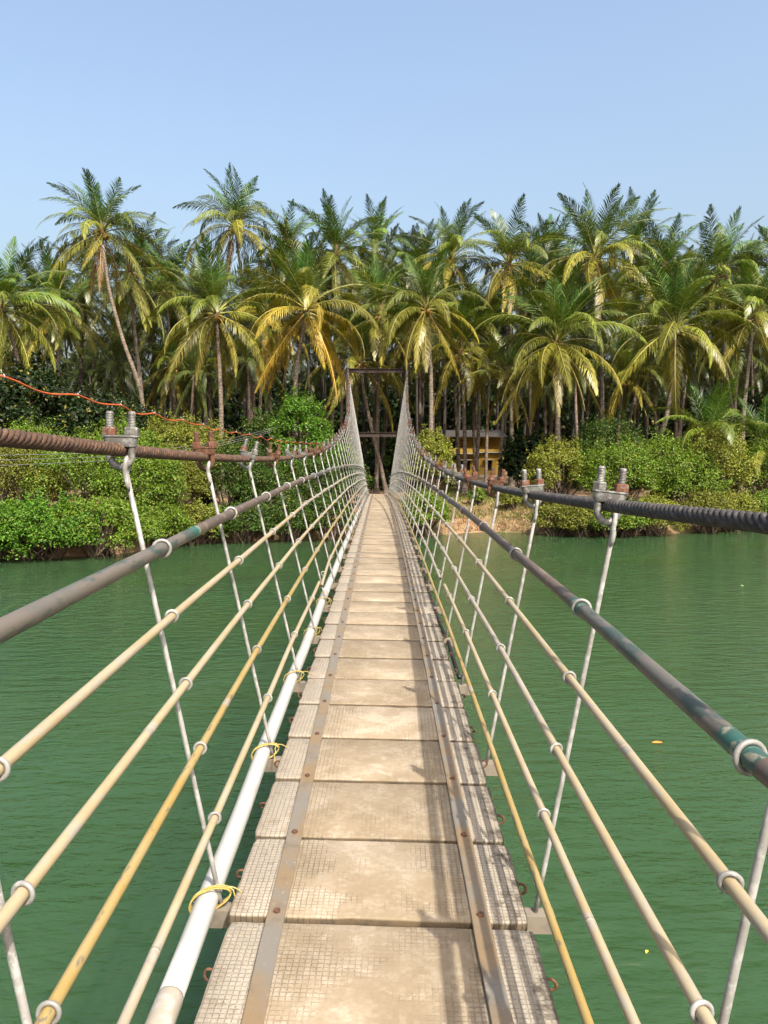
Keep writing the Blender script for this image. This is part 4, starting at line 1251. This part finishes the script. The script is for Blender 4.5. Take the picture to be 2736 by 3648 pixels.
# walls left open at the windows
hp('wall', M['yellow'], [(1600, 1632, 1617, 1692, 0, .25), (1675, 1726, 1617, 1692, 0, .25), (1752, 1790, 1617, 1692, 0, .25), (1632, 1675, 1617, 1640, 0, .25), (1632, 1675, 1676, 1692, 0, .25),
    (1726, 1752, 1617, 1640, 0, .25), (1726, 1752, 1676, 1692, 0, .25), (1598, 1604, 1617, 1692, .25, 7), (1786, 1790, 1617, 1692, .25, 7), (1600, 1790, 1617, 1692, 7, 7.2)])
hp('wall', M['yellow'], [(1622, 1630, 1555, 1600, 0.1, .3), (1659, 1690, 1555, 1600, 0.1, .3), (1719, 1790, 1555, 1600, 0.1, .3), (1630, 1659, 1594, 1600, 0.1, .3), (1690, 1719, 1591, 1600, .1, .3),
    (1630, 1659, 1555, 1566, .1, .3), (1690, 1719, 1555, 1561, .1, .3), (1622, 1790, 1555, 1600, 6.8, 7), (1786, 1790, 1555, 1600, .3, 6.8), (1604, 1608, 1555, 1600, .3, 6.8)])
hp('balcony_band', M['yellow'], [(1572, 1695, 1598, 1614.5, -.75, 0.08), (1695, 1790, 1600, 1610, -.3, 0.08)])
hp('floor_slab', M['white'], [(1570, 1696, 1614.5, 1617, -.8, 7), (1696, 1792, 1610.5, 1613, -.45, 7)])
hp('plinth', M['white'], [(1598, 1792, 1692, 1716, -.12, 7.2)])
for a, b, c, d in win:
    wn_ = hp('window', M['pane_and_shade'], [(a, b, c, d, .16, .2)])
    hp('window_frame', M['roof'], [(a, a + 1.6, c, d, .08, .16), (b - 1.6, b, c, d, .08, .16), ((a + b) / 2 - .8, (a + b) / 2 + .8, c, d, .08, .16)], wn_)
    hp('sunshade', M['white'], [(a - 5, b + 4, c - 3.2, c - 1.4, -.6, 0)], wn_)
for a, b, c, d in jal:
    v = hp('vent_block', M['yellow'], [(a + (b - a) * q / 6 - .9, a + (b - a) * q / 6 + .9, c, d, .14, .24) for q in range(7)] + [(a, b, c + (d - c) * q / 5 - .7, c + (d - c) * q / 5 + .7, .15, .23) for q in range(6)])
    hp('room_shade_sheet', M['pane_and_shade'], [(a, b, c, d, .6, .65)], v)  # black sheet painted as the shade behind the lattice
hp('veranda_shade_sheet', M['pane_and_shade'], [(1578, 1621, 1560, 1598, 1.2, 1.25)])  # black sheet standing in for the shade inside the veranda
rf = MB()
rx0, rx1 = hx(1568) - HB.x, hx(1800) - HB.x; rz = hz(1556) - HB.z
n = 34
vs = []
for k in range(n + 1):
    x = rx0 + (rx1 - rx0) * k / n; dz = 0.035 * (k % 2)
    vs += [(x, -1.1, rz + dz), (x, 3.5, rz + 0.75 + dz), (x, 8.0, rz + dz), (x, -1.1, rz + dz - .08), (x, 3.5, rz + .67 + dz), (x, 8.0, rz + dz - .08)]
fs = []
for k in range(n):
    o = k * 6; p = o + 6
    fs += [(o, p, p + 1, o + 1), (o + 1, p + 1, p + 2, o + 2), (o + 3, o + 4, p + 4, p + 3), (o + 4, o + 5, p + 5, p + 4), (o, o + 3, p + 3, p), (o + 2, p + 2, p + 5, o + 5)]
rf.add(vs, fs)
ob('roof', rf.mesh('roof', M['roof'], False), house)

# ---------------------------------------------------------------- far person at the end of the deck
def person():
    pos = at(1377, 1712, 70); gz = ground_z(pos.x, 70)
    H = 1.25
    me = bpy.data.meshes.new('person')
    vs = [(0, 0, .50), (0, 0, .62), (0, -.01, .74), (0, 0, .82), (0, 0, .86), (0, -.01, .93), (.10, 0, .80), (.13, .01, .63), (.12, -.05, .50), (-.10, 0, .80), (-.13, .01, .63), (-.12, -.05, .50),
          (.05, 0, .47), (.06, -.01, .26), (.06, .01, .04), (.06, -.06, .02), (-.05, 0, .47), (-.06, .02, .26), (-.06, .02, .04), (-.06, -.05, .02)]
    es = [(0, 1), (1, 2), (2, 3), (3, 4), (4, 5), (3, 6), (6, 7), (7, 8), (3, 9), (9, 10), (10, 11), (0, 12), (12, 13), (13, 14), (14, 15), (0, 16), (16, 17), (17, 18), (18, 19)]
    me.from_pydata([(x * H, y * H, z * H) for x, y, z in vs], es, [])
    rad = [.075, .07, .08, .05, .032, .062, .04, .032, .022, .04, .032, .022, .06, .045, .03, .025, .06, .045, .03, .025]
    m, nt, b = new_mat('person_clothes')
    w = NT(nt); tc = w.n('ShaderNodeTexCoord'); sep = w.n('ShaderNodeSeparateXYZ'); w.link(tc.outputs['Object'], sep.inputs[0])
    z = sep.outputs[2]
    c = w.mix(w.math('GREATER_THAN', z, 0.49 * H), (0.02, 0.022, 0.03), (0.38, 0.03, 0.03))
    c = w.mix(w.math('GREATER_THAN', z, 0.845 * H), c, (0.16, 0.08, 0.05))
    c = w.mix(w.math('GREATER_THAN', z, 0.955 * H), c, (0.012, 0.01, 0.01))
    w.link(c, b.inputs['Base Color']); b.inputs['Roughness'].default_value = 0.8
    me.materials.append(m)
    o = ob('person', me, None, (pos.x, 70, gz))
    sk = o.modifiers.new('skin', 'SKIN'); sk.use_smooth_shade = True
    for k, r_ in enumerate(rad): me.skin_vertices[0].data[k].radius = (r_ * H, r_ * H)
    me.skin_vertices[0].data[0].use_root = True
    ss = o.modifiers.new('sub', 'SUBSURF'); ss.levels = ss.render_levels = 1
    thing(o, 'person in a red top and dark trousers standing beyond the deck end', 'person')
person()

# ---------------------------------------------------------------- leaves floating on the river
def float_leaf(fx, fy, L, color, rot, label):
    u = (fx - 1368) / 2845; v = (1824 - fy) / 2845
    dy = math.cos(PITCH) + v * math.sin(PITCH); dz = -math.sin(PITCH) + v * math.cos(PITCH)
    k = -EYE / dz
    n = 9; vs = []; fs = []
    for i in range(n):
        t = i / (n - 1); wd = L * 0.24 * math.sin(math.pi * t) ** 0.8
        for s in (-1, 0, 1): vs.append(((t - .5) * L, s * wd, 0.006 + abs(s) * 0.02 * math.sin(math.pi * t) + 0.01 * (2 * t - 1) ** 2))
    for i in range(n - 1):
        for s in (0, 1): fs.append((i * 3 + s, (i + 1) * 3 + s, (i + 1) * 3 + s + 1, i * 3 + s + 1))
    o = ob('floating_leaf', MB().add(vs, fs).mesh('floating_leaf', M['leaf']), None, (u * k, dy * k, 0.004), (0, 0, rot))
    o.color = (*color, 1)
    thing(o, label, 'leaf', 'leaves on the river')
float_leaf(2342, 2650, 0.17, (0.62, 0.28, 0.05), 0.05, 'orange leaf floating on the water right of the bridge')
float_leaf(2305, 3399, 0.055, (0.66, 0.60, 0.06), 0.9, 'tiny yellow leaf floating at the lower right')
float_leaf(2645, 2088, 0.13, (0.5, 0.5, 0.25), 0.4, 'pale speck of leaf afloat near the right edge')
float_leaf(1822, 2140, 0.11, (0.6, 0.55, 0.12), 0.2, 'yellowish leaf afloat just outside the right handrail')
